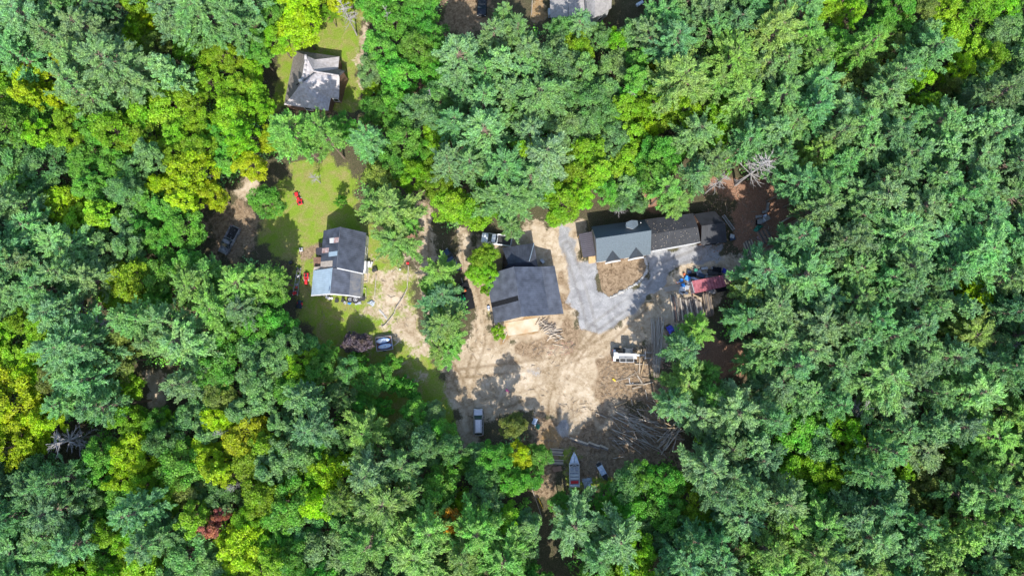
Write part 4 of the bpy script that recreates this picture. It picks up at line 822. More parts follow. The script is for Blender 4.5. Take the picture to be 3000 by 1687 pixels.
rr.build('roof_rail', M['plastic'], [o for o in C.objects if o.get('label', '').startswith('silver car')][0])
pk = car('pickup_truck', 'scorched grey and black pickup with tyres in its bed in the shaded glade', 'pickup', zr(W(676, 705)), R(-116), 'scorched', 'pickup', 5.4, 1.95)
car('pickup_truck', 'white pickup half hidden under the pale pine behind the barn', 'pickup', zr(W(1455, 703)), R(172), 'carwhite', 'pickup', 5.6, 2.0)
car('parked_car', 'dark car nosed out from under the pine island beside the track', 'car', zr(W(1322, 765)), R(125), 'navy', L=4.6)
car('pickup_truck', 'black pickup in the shade at the top edge beside the dirt drive', 'pickup', zr(W(1413, 14)), R(-92), 'carblack', 'pickup', 5.3, 1.95)
def tyre(label, p, z, r=.36, rz=0, flat=True, group='tyres in the pickup bed'):
    root = thing('tyre', label, 'tyre', (p.x, p.y, z), rz, group); MB().torus((0, 0, 0), r*.72, r*.28).build('tread', M['tyre'], root, smooth=True); MB().torus((0, 0, 0), r*.5, r*.1).build('rim', M['rim'], root, smooth=True)
    if not flat: root.rotation_euler = (R(80), 0, rz)
bp_ = pk.location
for k, (dx, lab) in enumerate(((.5, 'tyre in the scorched pickup bed nearest the cab'), (1.25, 'middle tyre in the scorched pickup bed'), (2.0, 'tyre in the scorched pickup bed nearest the tailgate'))):
    a = R(-116); d = Vector((-math.cos(a), -math.sin(a), 0)); tyre(lab, bp_+d*dx+Vector((.15*(-1)**k, 0, 0)), .70+.04*k)
# telehandler
t = thing('telehandler', 'white telehandler with its boom pointing right towards the poles', 'telehandler', zr(W(1836, 1041)), R(-1))
MB().box((-.5, -.1, .95), (4.3, 1.0, .5)).box((-2.45, 0, 1.15), (.5, 2.1, .9)).build('chassis', M['white'], t, bevel=.05)
MB().box((-.3, -.85, 1.15), (2.4, .65, .75)).build('engine_cover', M['plastic'], t, bevel=.06)
fr = MB()
for (a, b) in (((-1.5, -.5, 1.6), (1.0, -.5, 1.6)), ((-1.5, -1.2, 1.6), (1.0, -1.2, 1.6)), ((-1.5, -.5, 1.6), (-1.5, -1.2, 1.6)), ((1.0, -.5, 1.6), (1.0, -1.2, 1.6)), ((-.4, -.5, 1.6), (-.4, -1.2, 1.6))): fr.tube(a, b, .05, n=5)
fr.build('engine_guard', M['white'], t)
MB().box((-2.3, .15, 1.95), (.7, .8, .7)).build('boom_mount', M['white'], t, bevel=.04)
MB().tube((-2.4, .1, 2.25), (2.0, .1, 1.95), .24, n=4).build('boom', M['white'], t, bevel=.03); bi = MB().tube((1.9, .1, 1.95), (3.0, .1, 1.75), .15, n=4).build('boom_extension', M['steel'], t)
ca = MB(); ca.box((-.05, .85, 2.0), (1.4, .95, 1.5), taper=.9); ca.build('cab', M['glass'], t, bevel=.05); MB().box((-.05, .85, 2.78), (1.3, .86, .08)).build('cab_roof', M['slate2'], t, bevel=.03)
cf = MB()
for sx in (-.74, .64):
    for sy in (.38, 1.32): cf.tube((sx, sy, 1.25), (sx*.92, sy if sy < 1 else 1.28, 2.78), .05, n=4)
cf.build('cab_frame', M['white'], t); MB().box((-.05, .85, 1.05), (1.5, .95, .5)).build('cab_step', M['plastic'], t, bevel=.04)
fk = MB().box((3.05, .1, 1.3), (.12, 1.5, .9))
for y in (-.4, .6): fk.box((3.7, y, .9), (1.3, .12, .06))
fk.build('fork_carriage', M['steel'], t)
for sx in (1.15, -1.85):
    for sy in (-1.0, 1.2): wheel(t, sx, sy, .58, .42)
MB().box((-2.72, 0, 1.2), (.12, 1.9, .5)).build('counterweight', M['plastic'], t, bevel=.03)
for y in (-.85, .85): MB().box((-2.8, y, 1.4), (.06, .2, .12)).build('taillight', M['redlamp'], t)
# motorboat
b = thing('motorboat', 'white open motorboat with dark seats, bow pointing up, on the ground', 'boat', zr(W(1681, 1372)), R(90.5))
def hull(x, hw, zk, zd): return [(x, -hw, zd), (x, -hw*.85, zd*.55+zk*.45), (x, 0, zk), (x, hw*.85, zd*.55+zk*.45), (x, hw, zd)]
MB().loft([hull(-3.0, .88, .35, 1.1), hull(-1, .95, .33, 1.12), hull(.9, .92, .36, 1.18), hull(2.2, .52, .55, 1.28), hull(3.15, .04, 1.1, 1.38)]).build('hull', M['white'], b, smooth=False)
MB().add([(1.1, -.82, 1.22), (2.3, -.44, 1.33), (3.1, 0, 1.42), (2.3, .44, 1.33), (1.1, .82, 1.22), (1.1, 0, 1.36), (2.3, 0, 1.42)], [(0, 1, 6, 5), (5, 6, 3, 4), (1, 2, 6), (6, 2, 3)]).build('foredeck', M['skytarp'], b)
MB().tube((1.15, 0, 1.38), (3.1, 0, 1.43), .03, n=5).build('deck_line', M['plastic'], b)
gw = MB()
for sy in (-1, 1): gw.box((-.95, sy*.86, 1.17), (4.1, .14, .1))
gw.box((-2.95, 0, 1.17), (.14, 1.8, .1)); gw.build('gunwale', M['white'], b, bevel=.03)
MB().box((-.95, 0, 1.125), (3.9, 1.56, .02)).build('cockpit_floor', M['seatgrey'], b)
ws = MB()
for (p, q) in (((1.0, -.8, 1.2), (1.25, 0, 1.65)), ((1.25, 0, 1.65), (1.0, .8, 1.2)), ((.5, -.82, 1.45), (1.0, -.8, 1.25)), ((.5, .82, 1.45), (1.0, .8, 1.25)), ((.5, -.82, 1.45), (.95, 0, 1.7)), ((.5, .82, 1.45), (.95, 0, 1.7))): ws.tube(p, q, .05, n=5)
ws.build('windscreen', M['white'], b)
for y in (-.42, .42): s_ = MB().box((.15, y, 1.3), (.55, .5, .3)).box((-.12, y, 1.5), (.1, .5, .45)).build('seat', M['seatgrey'], b, bevel=.05)
MB().box((.75, 0, 1.25), (.25, 1.5, .25)).build('dashboard', M['plastic'], b, bevel=.03)
MB().box((-.95, 0, 1.22), (.35, 1.5, .2)).box((-1.5, 0, 1.22), (.35, 1.5, .2)).build('bench', M['white'], b, bevel=.03)
MB().box((-2.15, 0, 1.24), (.5, 1.35, .24)).build('rear_seat', M['red'], b, bevel=.05); MB().box((-2.7, 0, 1.24), (.25, 1.5, .2)).build('transom_seat', M['skytarp'], b, bevel=.03)
# boat trailer with two covered boats
t = thing('flatbed_trailer', 'wooden-sided trailer carrying two covered boats beside the purple tree', 'trailer', zr(W(1128, 1006)), R(8))
MB().box((0, 0, .55), (3.0, 2.5, .12)).build('bed', M['woodwall'], t)
for i, (c_, d_) in enumerate((((0, 1.22, .8), (3.0, .08, .4)), ((0, -1.22, .8), (3.0, .08, .4)), ((1.46, 0, .85), (.1, 2.36, .5)), ((-1.46, 0, .8), (.08, 2.36, .4)))): MB().box(c_, d_).build('side_board', M['steel'], t)
MB().tube((1.5, .7, .5), (2.6, 0, .45), .06).tube((1.5, -.7, .5), (2.6, 0, .45), .06).build('drawbar', M['steel'], t)
for sy in (-1, 1): wheel(t, -.2, sy*1.32, .33, .2)
for k, (dy, lab) in enumerate(((.55, 'upper of the two blue-white covered boats on the trailer'), (-.5, 'lower of the two blue-white covered boats on the trailer'))):
    p = t.matrix_basis @ Vector((-.15+.25*k, dy, .62)); q = thing('covered_boat', lab, 'boat', p, R(10), 'covered boats on the trailer')
    MB().loft([hull(-1.25, .12, .1, .32), hull(-.7, .42, 0, .38), hull(.2, .46, 0, .40), hull(.9, .33, .05, .38), hull(1.3, .05, .2, .34)]).build('hull', M['blue'], q)
    MB().blob((0, 0, .38), (1.22, .42, .2), 12, 8, .06).build('cover', M['skytarp'], q, smooth=True); MB().tube((0, -.44, .45), (0, .44, .45), .03, n=5).tube((.05, 0, .56), (.2, 0, .6), .05).build('strap', M['plastic'], q)
# small mowers / garden tractors
def tractor(name, label, cat, p, rz, body='red', deckm='red', L=1.7, group=None):
    q = thing(name, label, cat, zr(p), rz, group); MB().box((L*.25, 0, .55), (L*.45, .55, .42), taper=.85).build('hood', M[body], q, bevel=.06)
    MB().box((-L*.2, 0, .40), (L*.5, .85, .12)).build('fender', M[body], q, bevel=.04); MB().box((-L*.22, 0, .62), (.4, .42, .14)).box((-L*.36, 0, .8), (.1, .42, .32)).build('seat', M['plastic'], q, bevel=.05)
    MB().box((0, 0, .22), (.75, 1.05, .16)).build('mower_deck', M[deckm], q, bevel=.05); MB().tube((L*.06, 0, .7), (-.02, 0, .95), .03).torus((-.03, 0, .97), .17, .02).build('steering_wheel', M['plastic'], q)
    for sy in (-1, 1): wheel(q, L*.38, sy*.38, .19, .15); wheel(q, -L*.26, sy*.46, .27, .22)
    return q
tractor('riding_mower', 'red riding mower on the lawn below the tree shadow', 'mower', W(879, 591), R(110), L=1.6)
q = thing('lawn_roller', 'red-framed cart with small black wheels beside the riding mower', 'cart', zr(W(870, 571)), R(100)); MB().box((0, 0, .35), (.8, .6, .25)).build('tub', M['red'], q, bevel=.04); MB().tube((-.5, 0, .35), (-1.2, 0, .3), .04).build('drawbar', M['red'], q)
for sy in (-1, 1): wheel(q, .1, sy*.5, .22, .14)
tractor('garden_tractor', 'red and grey garden tractor parked left of the patched house', 'tractor', W(899, 817), R(-88), deckm='steel', L=2.3)
q = thing('push_mower', 'black and white push mower on the lawn left of the house', 'mower', zr(W(883, 732)), R(95)); MB().box((0, 0, .25), (.7, .6, .22)).build('deck', M['white'], q, bevel=.05); MB().box((.02, 0, .45), (.3, .3, .2)).build('engine', M['plastic'], q, bevel=.04); MB().tube((-.3, -.22, .3), (-1.0, -.22, 1.0), .03).tube((-.3, .22, .3), (-1.0, .22, 1.0), .03).tube((-1.0, -.22, 1.0), (-1.0, .22, 1.0), .03).build('handle', M['plastic'], q)
for sx in (-.3, .3):
    for sy in (-1, 1): wheel(q, sx, sy*.34, .12, .08)
tractor('quad_bike', 'small red, blue and black quad bike in the shade below the junk trailer', 'quad bike', W(879, 892), R(80), 'navy', 'red', L=1.6)
q = thing('utility_trailer', 'narrow steel trailer frame loaded with scrap left of the garden tractor', 'trailer', zr(W(873, 825)), R(83))
fr = MB()
for sy in (-.45, .45): fr.tube((-2.6, sy, .5), (2.6, sy*.6, .5), .05)
for x in np.linspace(-2.4, 2.4, 9): fr.tube((x, -.45, .5), (x, .45, .5), .04)
fr.build('frame', M['steel'], q)
for sy in (-1, 1): wheel(q, .9, sy*.6, .3, .2)
for (x, m, l, sz) in ((-2.2, 'red', 'dull red fuel tank on the lower end of the scrap trailer', .55), (-1.1, 'red', 'small red can in the middle of the scrap trailer', .32), (-.6, 'steel', 'grey motor housing on the scrap trailer', .5), (2.1, 'plastic', 'black engine block on the upper end of the scrap trailer', .55), (1.0, 'steel', 'grey gearbox on the upper half of the scrap trailer', .45)):
    p = q.matrix_basis @ Vector((x, .1*(-1)**int(x*3), .55+sz*.35)); s_ = thing('scrap_part', l, 'scrap', p, .3, 'scrap on the steel trailer'); MB().box((0, 0, 0), (sz*1.3, sz, sz*.7), .1, taper=.8).build('casing', M[m], s_, bevel=.06); MB().tube((0, 0, sz*.3), (sz*.2, 0, sz*.6), .06).build('cap', M['plastic'], s_)
# long trailer beside the pine island
q = thing('utility_trailer', 'long low black trailer with junk beside the pine island', 'trailer', zr(W(1368, 868)), R(-73))
MB().box((0, 0, .5), (5.0, 1.7, .1)).build('bed', M['trimdark'], q); rl = MB()
for sy in (-.85, .85): rl.box((0, sy, .75), (5.0, .06, .1)); 
for x in np.linspace(-2.4, 2.4, 7):
    for sy in (-.85, .85): rl.box((x, sy, .63), (.06, .06, .3))
rl.build('rail', M['trimdark'], q)
for sy in (-1, 1): wheel(q, .3, sy*.98, .33, .2); wheel(q, -.5, sy*.98, .33, .2)
MB().tube((-2.5, 0, .5), (-3.5, 0, .45), .07).build('drawbar', M['steel'], q)
tractor('garden_tractor', 'orange-red garden tractor at the upper end of the black junk trailer', 'tractor', W(1357, 853), R(20), 'orange', 'orange', 1.3)
tractor('garden_tractor', 'green garden tractor on the black junk trailer below the orange one', 'tractor', W(1356, 875), R(-80), 'green', 'green', 1.3).location.z = .55
# ------------------------------------------------------------------ logs, timber, stones and yard junk
M['log'] = mat('log_bark', (0.14, 0.105, 0.075), 0.9, col2=(0.27, 0.22, 0.165), scale=2.5, bump=0.4)
M['logpale'] = mat('peeled_log', (0.30, 0.20, 0.10), 0.85, col2=(0.42, 0.32, 0.20), scale=2)
M['loggrey'] = mat('weathered_pole', (0.24, 0.21, 0.175), 0.9, col2=(0.48, 0.43, 0.36), scale=2)
M['oldplank'] = mat('weathered_plank', (0.07, 0.058, 0.052), 0.9, col2=(0.22, 0.19, 0.165), scale=3, bump=0.3)
M['freshplank'] = mat('pale_plank', (0.34, 0.27, 0.19), 0.85, col2=(0.46, 0.40, 0.32), scale=3)
M['stone'] = mat('field_stone', (0.24, 0.235, 0.22), 0.9, col2=(0.46, 0.45, 0.43), scale=2.5, bump=0.3)
M['soilbark'] = mat('reddish_bark_chunks', (0.22, 0.12, 0.08), 0.95, col2=(0.38, 0.24, 0.17), scale=5)
mesh_cache = {}
def pole_mesh(m, v):
    k = (m, v)
    if k not in mesh_cache:
        random.seed(hash(v)+71); mesh_cache[k] = MB().tube((-.5, 0, 0), (.5, 0, 0), 1.0, .72, 7, 0).mesh('log', M[m], True)
        me = mesh_cache[k]
        for vert in me.vertices: vert.co.y *= random.uniform(.85, 1.15); vert.co.z *= random.uniform(.85, 1.1)
    return mesh_cache[k]
def pole(p, q, r, m, lab, group, name='log', cat='log', v=0):
    p, q = Vector(p), Vector(q); d = q-p; o = bpy.data.objects.new(name, pole_mesh(m, v)); C.objects.link(o)
    o.location = (p+q)/2; o.rotation_euler = (random.uniform(0, 6), -math.atan2(d.z, math.hypot(d.x, d.y)), math.atan2(d.y, d.x)); o.rotation_euler = (0, o.rotation_euler[1], o.rotation_euler[2])
    o.scale = (d.length, r, r); return tag(o, lab, cat, group)
random.seed(5)
Lp = lambda x, y, z=0: Z5(x, y, z)
# sprawling log pile: hand-read ones, then the rest fanned the same way
main_logs = [((1190, 415), (1640, 640)), ((1215, 360), (1700, 590)), ((1230, 375), (1620, 560)), ((1330, 300), (1600, 460)), ((1180, 540), (1560, 690)), ((1150, 560), (1400, 690)), ((1135, 625), (1330, 760)),
 ((1250, 685), (1390, 690)), ((1440, 350), (1480, 410)), ((1535, 290), (1670, 440)), ((1665, 270), (1745, 430)), ((1600, 245), (1640, 305)), ((1475, 535), (1640, 640)), ((1310, 420), (1500, 600)), ((1300, 540), (1430, 650)),
 ((1240, 420), (1420, 470)), ((1260, 400), (1480, 480)), ((1420, 470), (1680, 575)), ((1500, 300), (1560, 430)), ((1180, 600), (1310, 700)), ((1200, 640), (1310, 770)), ((1480, 640), (1600, 720)), ((1540, 580), (1620, 680)), ((1400, 560), (1440, 650)),
 ((1380, 240), (1390, 300)), ((1440, 0), (1490, 80)), ((1490, 20), (1610, 50)), ((1320, 90), (1500, 88)), ((1390, 130), (1480, 110)), ((1520, 140), (1540, 240)), ((1440, 260), (1500, 240)), ((1540, 250), (1620, 290)), ((1500, 90), (1600, 65)),
 ((1190, 835), (1310, 818)), ((1760, 780), (1810, 700)), ((1640, 720), (1740, 830)), ((1680, 740), (1760, 755)), ((1700, 420), (1735, 520)), ((1020, 378), (1130, 425)), ((1085, 365), (1118, 378))]
n_ = 0
for k, (a, b) in enumerate(main_logs):
    z = .15+.05*(k % 5); pole(Lp(*a, z), Lp(*b, z+random.uniform(-.05, .2)), random.uniform(.07, .12), random.choice(['log', 'loggrey', 'loggrey']), 'grey bark-covered log sprawled in the jumbled log pile', 'logs sprawled in the log pile', v=k % 3)
for k in range(46):
    x0, y0 = random.uniform(1150, 1500), random.uniform(330, 700); a = R(random.gauss(-27, 14)); L_ = random.uniform(70, 300); x1, y1 = x0+L_*math.cos(a), y0-L_*math.sin(a)
    if x1 > 1860: x1 = 1860
    z = .10+.04*(k % 4); pole(Lp(x0, y0, z), Lp(x1, y1, z+random.uniform(0, .25)), random.uniform(.04, .09), random.choice(['log', 'loggrey', 'loggrey']), 'grey bark-covered log sprawled in the jumbled log pile', 'logs sprawled in the log pile', v=k % 3)
for k in range(34):
    cx, cy = random.gauss(1770, 38), random.gauss(610, 38); a = R(random.choice([52, 55, 48, 20, -10, 60, -35, 45])+random.gauss(0, 9)); L_ = random.uniform(70, 150); dx, dy = L_*math.cos(a), -L_*math.sin(a)
    z = .35+.05*k*.7; pole(Lp(cx-dx, cy-dy, z), Lp(cx+dx, cy+dy, z+random.uniform(-.2, .4)), random.uniform(.06, .12), random.choice(['logpale', 'loggrey', 'loggrey']), 'pale split log heaped crosswise on the right end of the log pile', 'pale logs heaped on the log pile', v=k % 3)
pole(Lp(1212, 315, .2), Lp(1335, 265, .2), .16, 'logpale', 'single peeled orange-yellow log above the log pile', None)
# long poles lying top to bottom on the right of the telehandler
Z4 = lambda x, y, z=0: W(1650+x/4.025, 800+y/4.025, z)
for k in range(30):
    t = k/29; xt = 1035+t*165+random.uniform(-10, 10); yt = random.uniform(510, 620); xb = 1060+t*70+random.uniform(-15, 15); yb = random.uniform(1080, 1250) if k % 3 else random.uniform(800, 900)
    z = .2+.1*(k % 5); pole(Z4(xt, yt, z), Z4(xb, yb, z), random.uniform(.05, .085), 'loggrey', 'long thin grey pole in the bundle right of the telehandler', 'long poles in the bundle', 'pole', 'pole', k % 3)
for k in range(9):
    x = 960+k*9; pole(Z4(x+random.uniform(-25, 25), 840+random.uniform(-20, 40), .35+.03*k), Z4(x+60+random.uniform(-30, 30), 1080, .35), random.uniform(.09, .15), 'log', 'dark thick log between the telehandler forks and the pole bundle', 'dark logs by the forks', v=k % 3)
for k in range(16):
    x = 1290+random.uniform(-60, 130); y = random.uniform(860, 1000); a = R(random.uniform(-70, -30)); L_ = random.uniform(60, 110)
    pole(Z4(x, y, .25), Z4(x+L_*math.cos(a), y-L_*math.sin(a), .3), .07, 'loggrey', 'grey branch in the brush heap right of the pole bundle', 'branches in the brush heap', 'branch', 'branch', k % 3)
for k, y in enumerate((888, 930, 965, 1025)): pole(Z4(1115, y, .2), Z4(1190, y+6, .2), .09, 'loggrey', 'short grey cross bearer on the ground beside the pole bundle', 'cross bearers', 'rail', 'rail', k % 3)
pole(Z4(905, 985, .3), Z4(895, 1190, .2), .12, 'freshplank', 'pale pink-brown pole standing out below the telehandler forks', None, 'pole', 'pole'); pole(Z4(955, 1030, .35), Z4(920, 1180, .2), .15, 'logpale', 'bright yellow peeled pole below the telehandler forks', None, 'pole', 'pole')
pole(Z4(850, 1070, .2), Z4(1040, 1078, .2), .09, 'loggrey', 'grey rail lying level below the telehandler', None, 'rail', 'rail'); pole(Z4(740, 1240, .1), Z4(890, 1155, .1), .05, 'freshplank', 'thin pale stick slanting up towards the yellow pole', None, 'pole', 'pole')
pole(Z4(600, 1275, .1), Z4(790, 1232, .1), .06, 'loggrey', 'thin grey stick from the yellow block to the bent pipe', None, 'pole', 'pole'); pole(Z4(735, 1312, .12), Z4(950, 1300, .12), .09, 'freshplank', 'pale pole lying level above the log pile', None, 'pole', 'pole')
pole(Z4(840, 1140, .15), Z4(945, 1300, .15), .10, 'log', 'brown log slanting down from the yellow pole', None)
def block(name, lab, cat, p, d, m, rz=0, grp=None, z=None, bev=.03, lid=None):
    """a small boxy thing with a tapered body and its own lid or top"""
    o = thing(name, lab, cat, (p.x, p.y, z or 0), rz, grp); MB().box((0, 0, d[2]/2), d, taper=.94).build('body', M[m], o, bevel=bev)
    MB().box((0, 0, d[2]+.03), (d[0]*.9, d[1]*.9, .05)).build('top', M[lid or m], o, bevel=.01); return o
block('wood_block', 'orange-yellow painted block on the dirt left of the bent pipe', 'block', Z4(598, 1258), (.75, .3, .2), 'yellow', R(-40))
block('wood_block', 'small pale orange board on the brown dirt above the logs', 'board', Z4(683, 1370), (.6, .18, .1), 'logpale', R(0))
o = thing('bent_pipe', 'white bent pipe lying on the dirt below the telehandler', 'pipe', zr(Z4(790, 1275))); MB().tube((-.2, .5, .1), (-.1, -.3, .1), .07).tube((-.1, -.3, .1), (.3, -.5, .1), .07).tube((.3, -.5, .1), (.5, -.2, .1), .07).build('tube', M['white'], o); MB().torus((-.2, .5, .1), .09, .03).build('collar', M['steel'], o)
# firewood heap beside the barn
random.seed(8)
for k in range(64):
    t = random.random(); cx = 1420+t*150+random.gauss(0, 25); cy = 1120+t*140+random.gauss(0, 32); a = R(random.choice([-15, -20, 8, 55, -50, 30, -10])+random.gauss(0, 12)); L_ = random.uniform(22, 62)
    z = .12+.5*max(0, 1-abs(t-.4)*1.6)*random.random(); pole(Z2(cx-L_*math.cos(a), cy+L_*math.sin(a), z), Z2(cx+L_*math.cos(a), cy-L_*math.sin(a), z+.1), random.uniform(.07, .13), random.choice(['freshplank', 'loggrey', 'oldplank', 'freshplank']),
        'split firewood stick in the heap at the barn\'s lower right corner', 'firewood in the heap by the barn', 'firewood', 'firewood', k % 3)
pole(Z2(1080, 1205, .1), Z2(1040, 1300, .1), .12, 'loggrey', 'grey beam lying below the barn apron', None, 'beam', 'beam')
# beams on the lower yard
for k, (a, b) in enumerate((((760, 628), (945, 690)), ((775, 655), (940, 705)), ((945, 672), (1060, 712)), ((950, 698), (1055, 735)), ((1060, 700), (1145, 738)), ((1062, 722), (1142, 752)))):
    p, q = Lp(*a, .2), Lp(*b, .2); o = MB().box((0, 0, 0), (1, .34, .34)).build('squared_beam', M['freshplank'] if k % 2 == 0 else M['oldplank'], bevel=.02); d = q-p; o.location = (p+q)/2; o.rotation_euler = (0, 0, math.atan2(d.y, d.x)); o.scale = (d.length, 1, 1)
    tag(o, ('pale ' if k % 2 == 0 else 'darker ')+['left', 'left', 'middle', 'middle', 'right', 'right'][k]+' length in the long double row of squared beams above the boat', 'beam', 'squared beams laid end to end')
# timber stacks
def stack(pts, n, thick, layers, label, grp, z0=.15, m=('oldplank', 'loggrey', 'oldplank'), w_=.8):
    """pts: corner start, corner end along the boards, corner across (world); n boards side by side"""
    A, B, D = pts; u = B-A; v = D-A
    for l in range(layers):
        for k in range(n):
            t = (k+.5)/n; s0, s1 = random.uniform(-.04, .06), 1-random.uniform(-.04, .10); a = A+v*t+u*s0; b = A+v*t+u*s1; d = b-a
            key = ('board', m[k % len(m)]); 
            if key not in mesh_cache: mesh_cache[key] = MB().box((0, 0, 0), (1, 1, 1)).mesh('board', M[m[k % len(m)]])
            o = bpy.data.objects.new('board', mesh_cache[key]); C.objects.link(o); o.location = ((a+b)/2).x, ((a+b)/2).y, z0+l*(thick+.02)+random.uniform(0, .04)
            o.rotation_euler = (random.uniform(-.04, .04), 0, math.atan2(d.y, d.x)+random.uniform(-.012, .012)); o.scale = (d.length, v.length/n*w_, thick); tag(o, label, 'board', grp)
g5 = lambda *a: Z4(*a)
random.seed(3)
stack((g5(1250, 270), g5(1290, 570), g5(1340, 262)), 5, .22, 2, 'board in the pinkish leftmost timber stack below the red container', 'boards of the leftmost timber stack', m=('freshplank', 'oldplank', 'soilbark'))
stack((g5(1352, 300), g5(1385, 580), g5(1420, 296)), 4, .2, 1, 'board in the second timber stack from the left below the red container', 'boards of the second timber stack')
stack((g5(1425, 310), g5(1470, 575), g5(1510, 300)), 4, .25, 2, 'board in the tall middle timber stack below the red container', 'boards of the middle timber stack', m=('loggrey', 'oldplank'))
stack((g5(1512, 270), g5(1555, 520), g5(1620, 350)), 5, .25, 2, 'board in the fourth timber stack from the left below the red container', 'boards of the fourth timber stack')
stack((g5(1620, 235), g5(1670, 520), g5(1720, 220)), 5, .3, 3, 'board in the dark tall rightmost timber stack below the red container', 'boards of the rightmost timber stack', m=('log', 'oldplank'))
Z9 = lambda x, y, z=0: W(1900+x/3.149, 600+y/3.149, z)
stack((Z9(865, 350), Z9(915, 480), Z9(950, 320)), 7, .12, 1, 'slat on the tipped pale pallet left of the right-hand pines', 'slats of the tipped pallet', m=('freshplank', 'oldplank'))
stack((Z9(985, 250), Z9(1050, 370), Z9(1090, 220)), 6, .18, 1, 'brown board in the scattered stack beside the scrap under the pines', 'boards under the pines', m=('soilbark', 'oldplank'))
stack((Lp(560, 730), Lp(690, 740), Lp(562, 800)), 6, .12, 2, 'board in the upper grey pallet stack left of the boat bow', 'boards of the upper pallet stack', m=('freshplank', 'oldplank', 'loggrey'))
stack((Lp(520, 840), Lp(692, 848), Lp(525, 895)), 5, .15, 2, 'board in the lower grey pallet stack left of the boat', 'boards of the lower pallet stack', m=('freshplank', 'oldplank', 'loggrey'))
stack((Lp(575, 925), Lp(665, 905), Lp(590, 975)), 4, .1, 2, 'reddish-brown board beneath the lower pallet stack', 'reddish boards left of the boat', m=('soilbark',))
# stones edging the soil bed
edge_px = [(1890, 758), (1894, 775), (1895, 795), (1888, 806), (1878, 820), (1864, 832), (1852, 838), (1840, 843), (1828, 851), (1816, 857), (1805, 864), (1795, 868), (1784, 870)]
random.seed(21); pts = []
for a, b in zip(edge_px[:-1], edge_px[1:]):
    L_ = math.hypot(b[0]-a[0], b[1]-a[1]); k_ = max(1, round(L_/6.0))
    pts += [(a[0]+(b[0]-a[0])*i/k_, a[1]+(b[1]-a[1])*i/k_) for i in range(k_)]
sm = [MB().blob((0, 0, 0), (1, 1, .75), 9, 6, .16).mesh('stone', M['stone'], True) for _ in range(5)]
for k, (x, y) in enumerate(pts):
    p = W(x+random.uniform(-1, 1), y+random.uniform(-1, 1)); o = bpy.data.objects.new('border_stone', sm[k % 5]); C.objects.link(o); s_ = random.uniform(.15, .34); o.location = (p.x, p.y, s_*.35); o.scale = (s_*1.2, s_, s_); o.rotation_euler = (0, 0, random.uniform(0, 6)); tag(o, 'pale field stone in the curved border of the soil bed', 'stone', 'stones bordering the soil bed')
# tarps and covers: crumpled cloth over something
def tarp(name, label, cat, corners, hgt, m, grp=None, n=10, seed=0):
    """a sheet hung over a low heap: corners are world points on the ground"""
    random.seed(seed); A, B, Cc, D = [Vector(c) for c in corners]; c0 = (A+B+Cc+D)/4; vs = []; fs = []
    for j in range(n+1):
        for i in range(n+1):
            u, v = i/n, j/n; p = (A*(1-u)+B*u)*(1-v)+(D*(1-u)+Cc*u)*v; e = min(1, 4*min(u, 1-u, v, 1-v)); vs.append((p.x-c0.x+random.uniform(-.06, .06), p.y-c0.y+random.uniform(-.06, .06), .05+hgt*e*random.uniform(.55, 1.0)))
    for j in range(n):
        for i in range(n): q = j*(n+1)+i; fs.append((q, q+1, q+n+2, q+n+1))
    o = MB().add(vs, fs).build(name, M[m], None, smooth=False); o.location = (c0.x, c0.y, 0); return tag(o, label, cat, grp)
tarp('tarp', 'crumpled royal blue tarp at the right end of the junk row above the container', 'tarp', [Z9(670, 620), Z9(690, 580), Z9(728, 600), Z9(715, 645)], .6, 'bluetarp', seed=1)
tarp('tarp', 'crumpled purple-blue tarp heap beside the pole bundle and small pine', 'tarp', [Z4(1205, 640), Z4(1270, 610), Z4(1325, 660), Z4(1260, 725)], .7, 'bluetarp', seed=2)
tarp('tarp', 'dark green tarp on the ground at the lower yard edge under leaves', 'tarp', [Lp(408, 520), Lp(430, 485), Lp(462, 500), Lp(440, 548)], .35, 'greentarp', seed=3)
tarp('tarp', 'pale blue sheet beside the dark green tarp at the yard edge', 'tarp', [Lp(372, 480), Lp(392, 425), Lp(434, 440), Lp(410, 510)], .3, 'skytarp', seed=4)
tarp('tarp', 'grey folded tarp below and right of the motorboat stern', 'tarp', [Lp(878, 1045), Lp(970, 1025), Lp(985, 1080), Lp(905, 1140)], .4, 'greytarp', seed=5)
tarp('tarp', 'pale triangular tarp over the grey one near the motorboat stern', 'tarp', [Lp(940, 1080), Lp(955, 1082), Lp(1010, 1170), Lp(930, 1168)], .6, 'skytarp', seed=6)
tarp('tarp', 'dark green tarp heap in the bushes below the scorched pickup', 'tarp', [Z1(372, 850), Z1(415, 825), Z1(442, 870), Z1(395, 905)], .9, 'greentarp', seed=7)
tarp('tarp', 'small bright blue tarp among the clutter under the white gable wall', 'tarp', [Z1(1665, 1250), Z1(1690, 1232), Z1(1718, 1232), Z1(1690, 1265)], .15, 'blue', seed=8)
tarp('tarp', 'dark teal tarp over scrap under the right-hand pines', 'tarp', [Z9(960, 235), Z9(1010, 180), Z9(1060, 195), Z9(1000, 255)], .6, 'greentarp', seed=9)
tarp('tarp', 'grey stone-like cover at the corner of the garden path', 'tarp', [Z1(1852, 1245), Z1(1895, 1215), Z1(1930, 1235), Z1(1910, 1285)], .35, 'greytarp', seed=10)
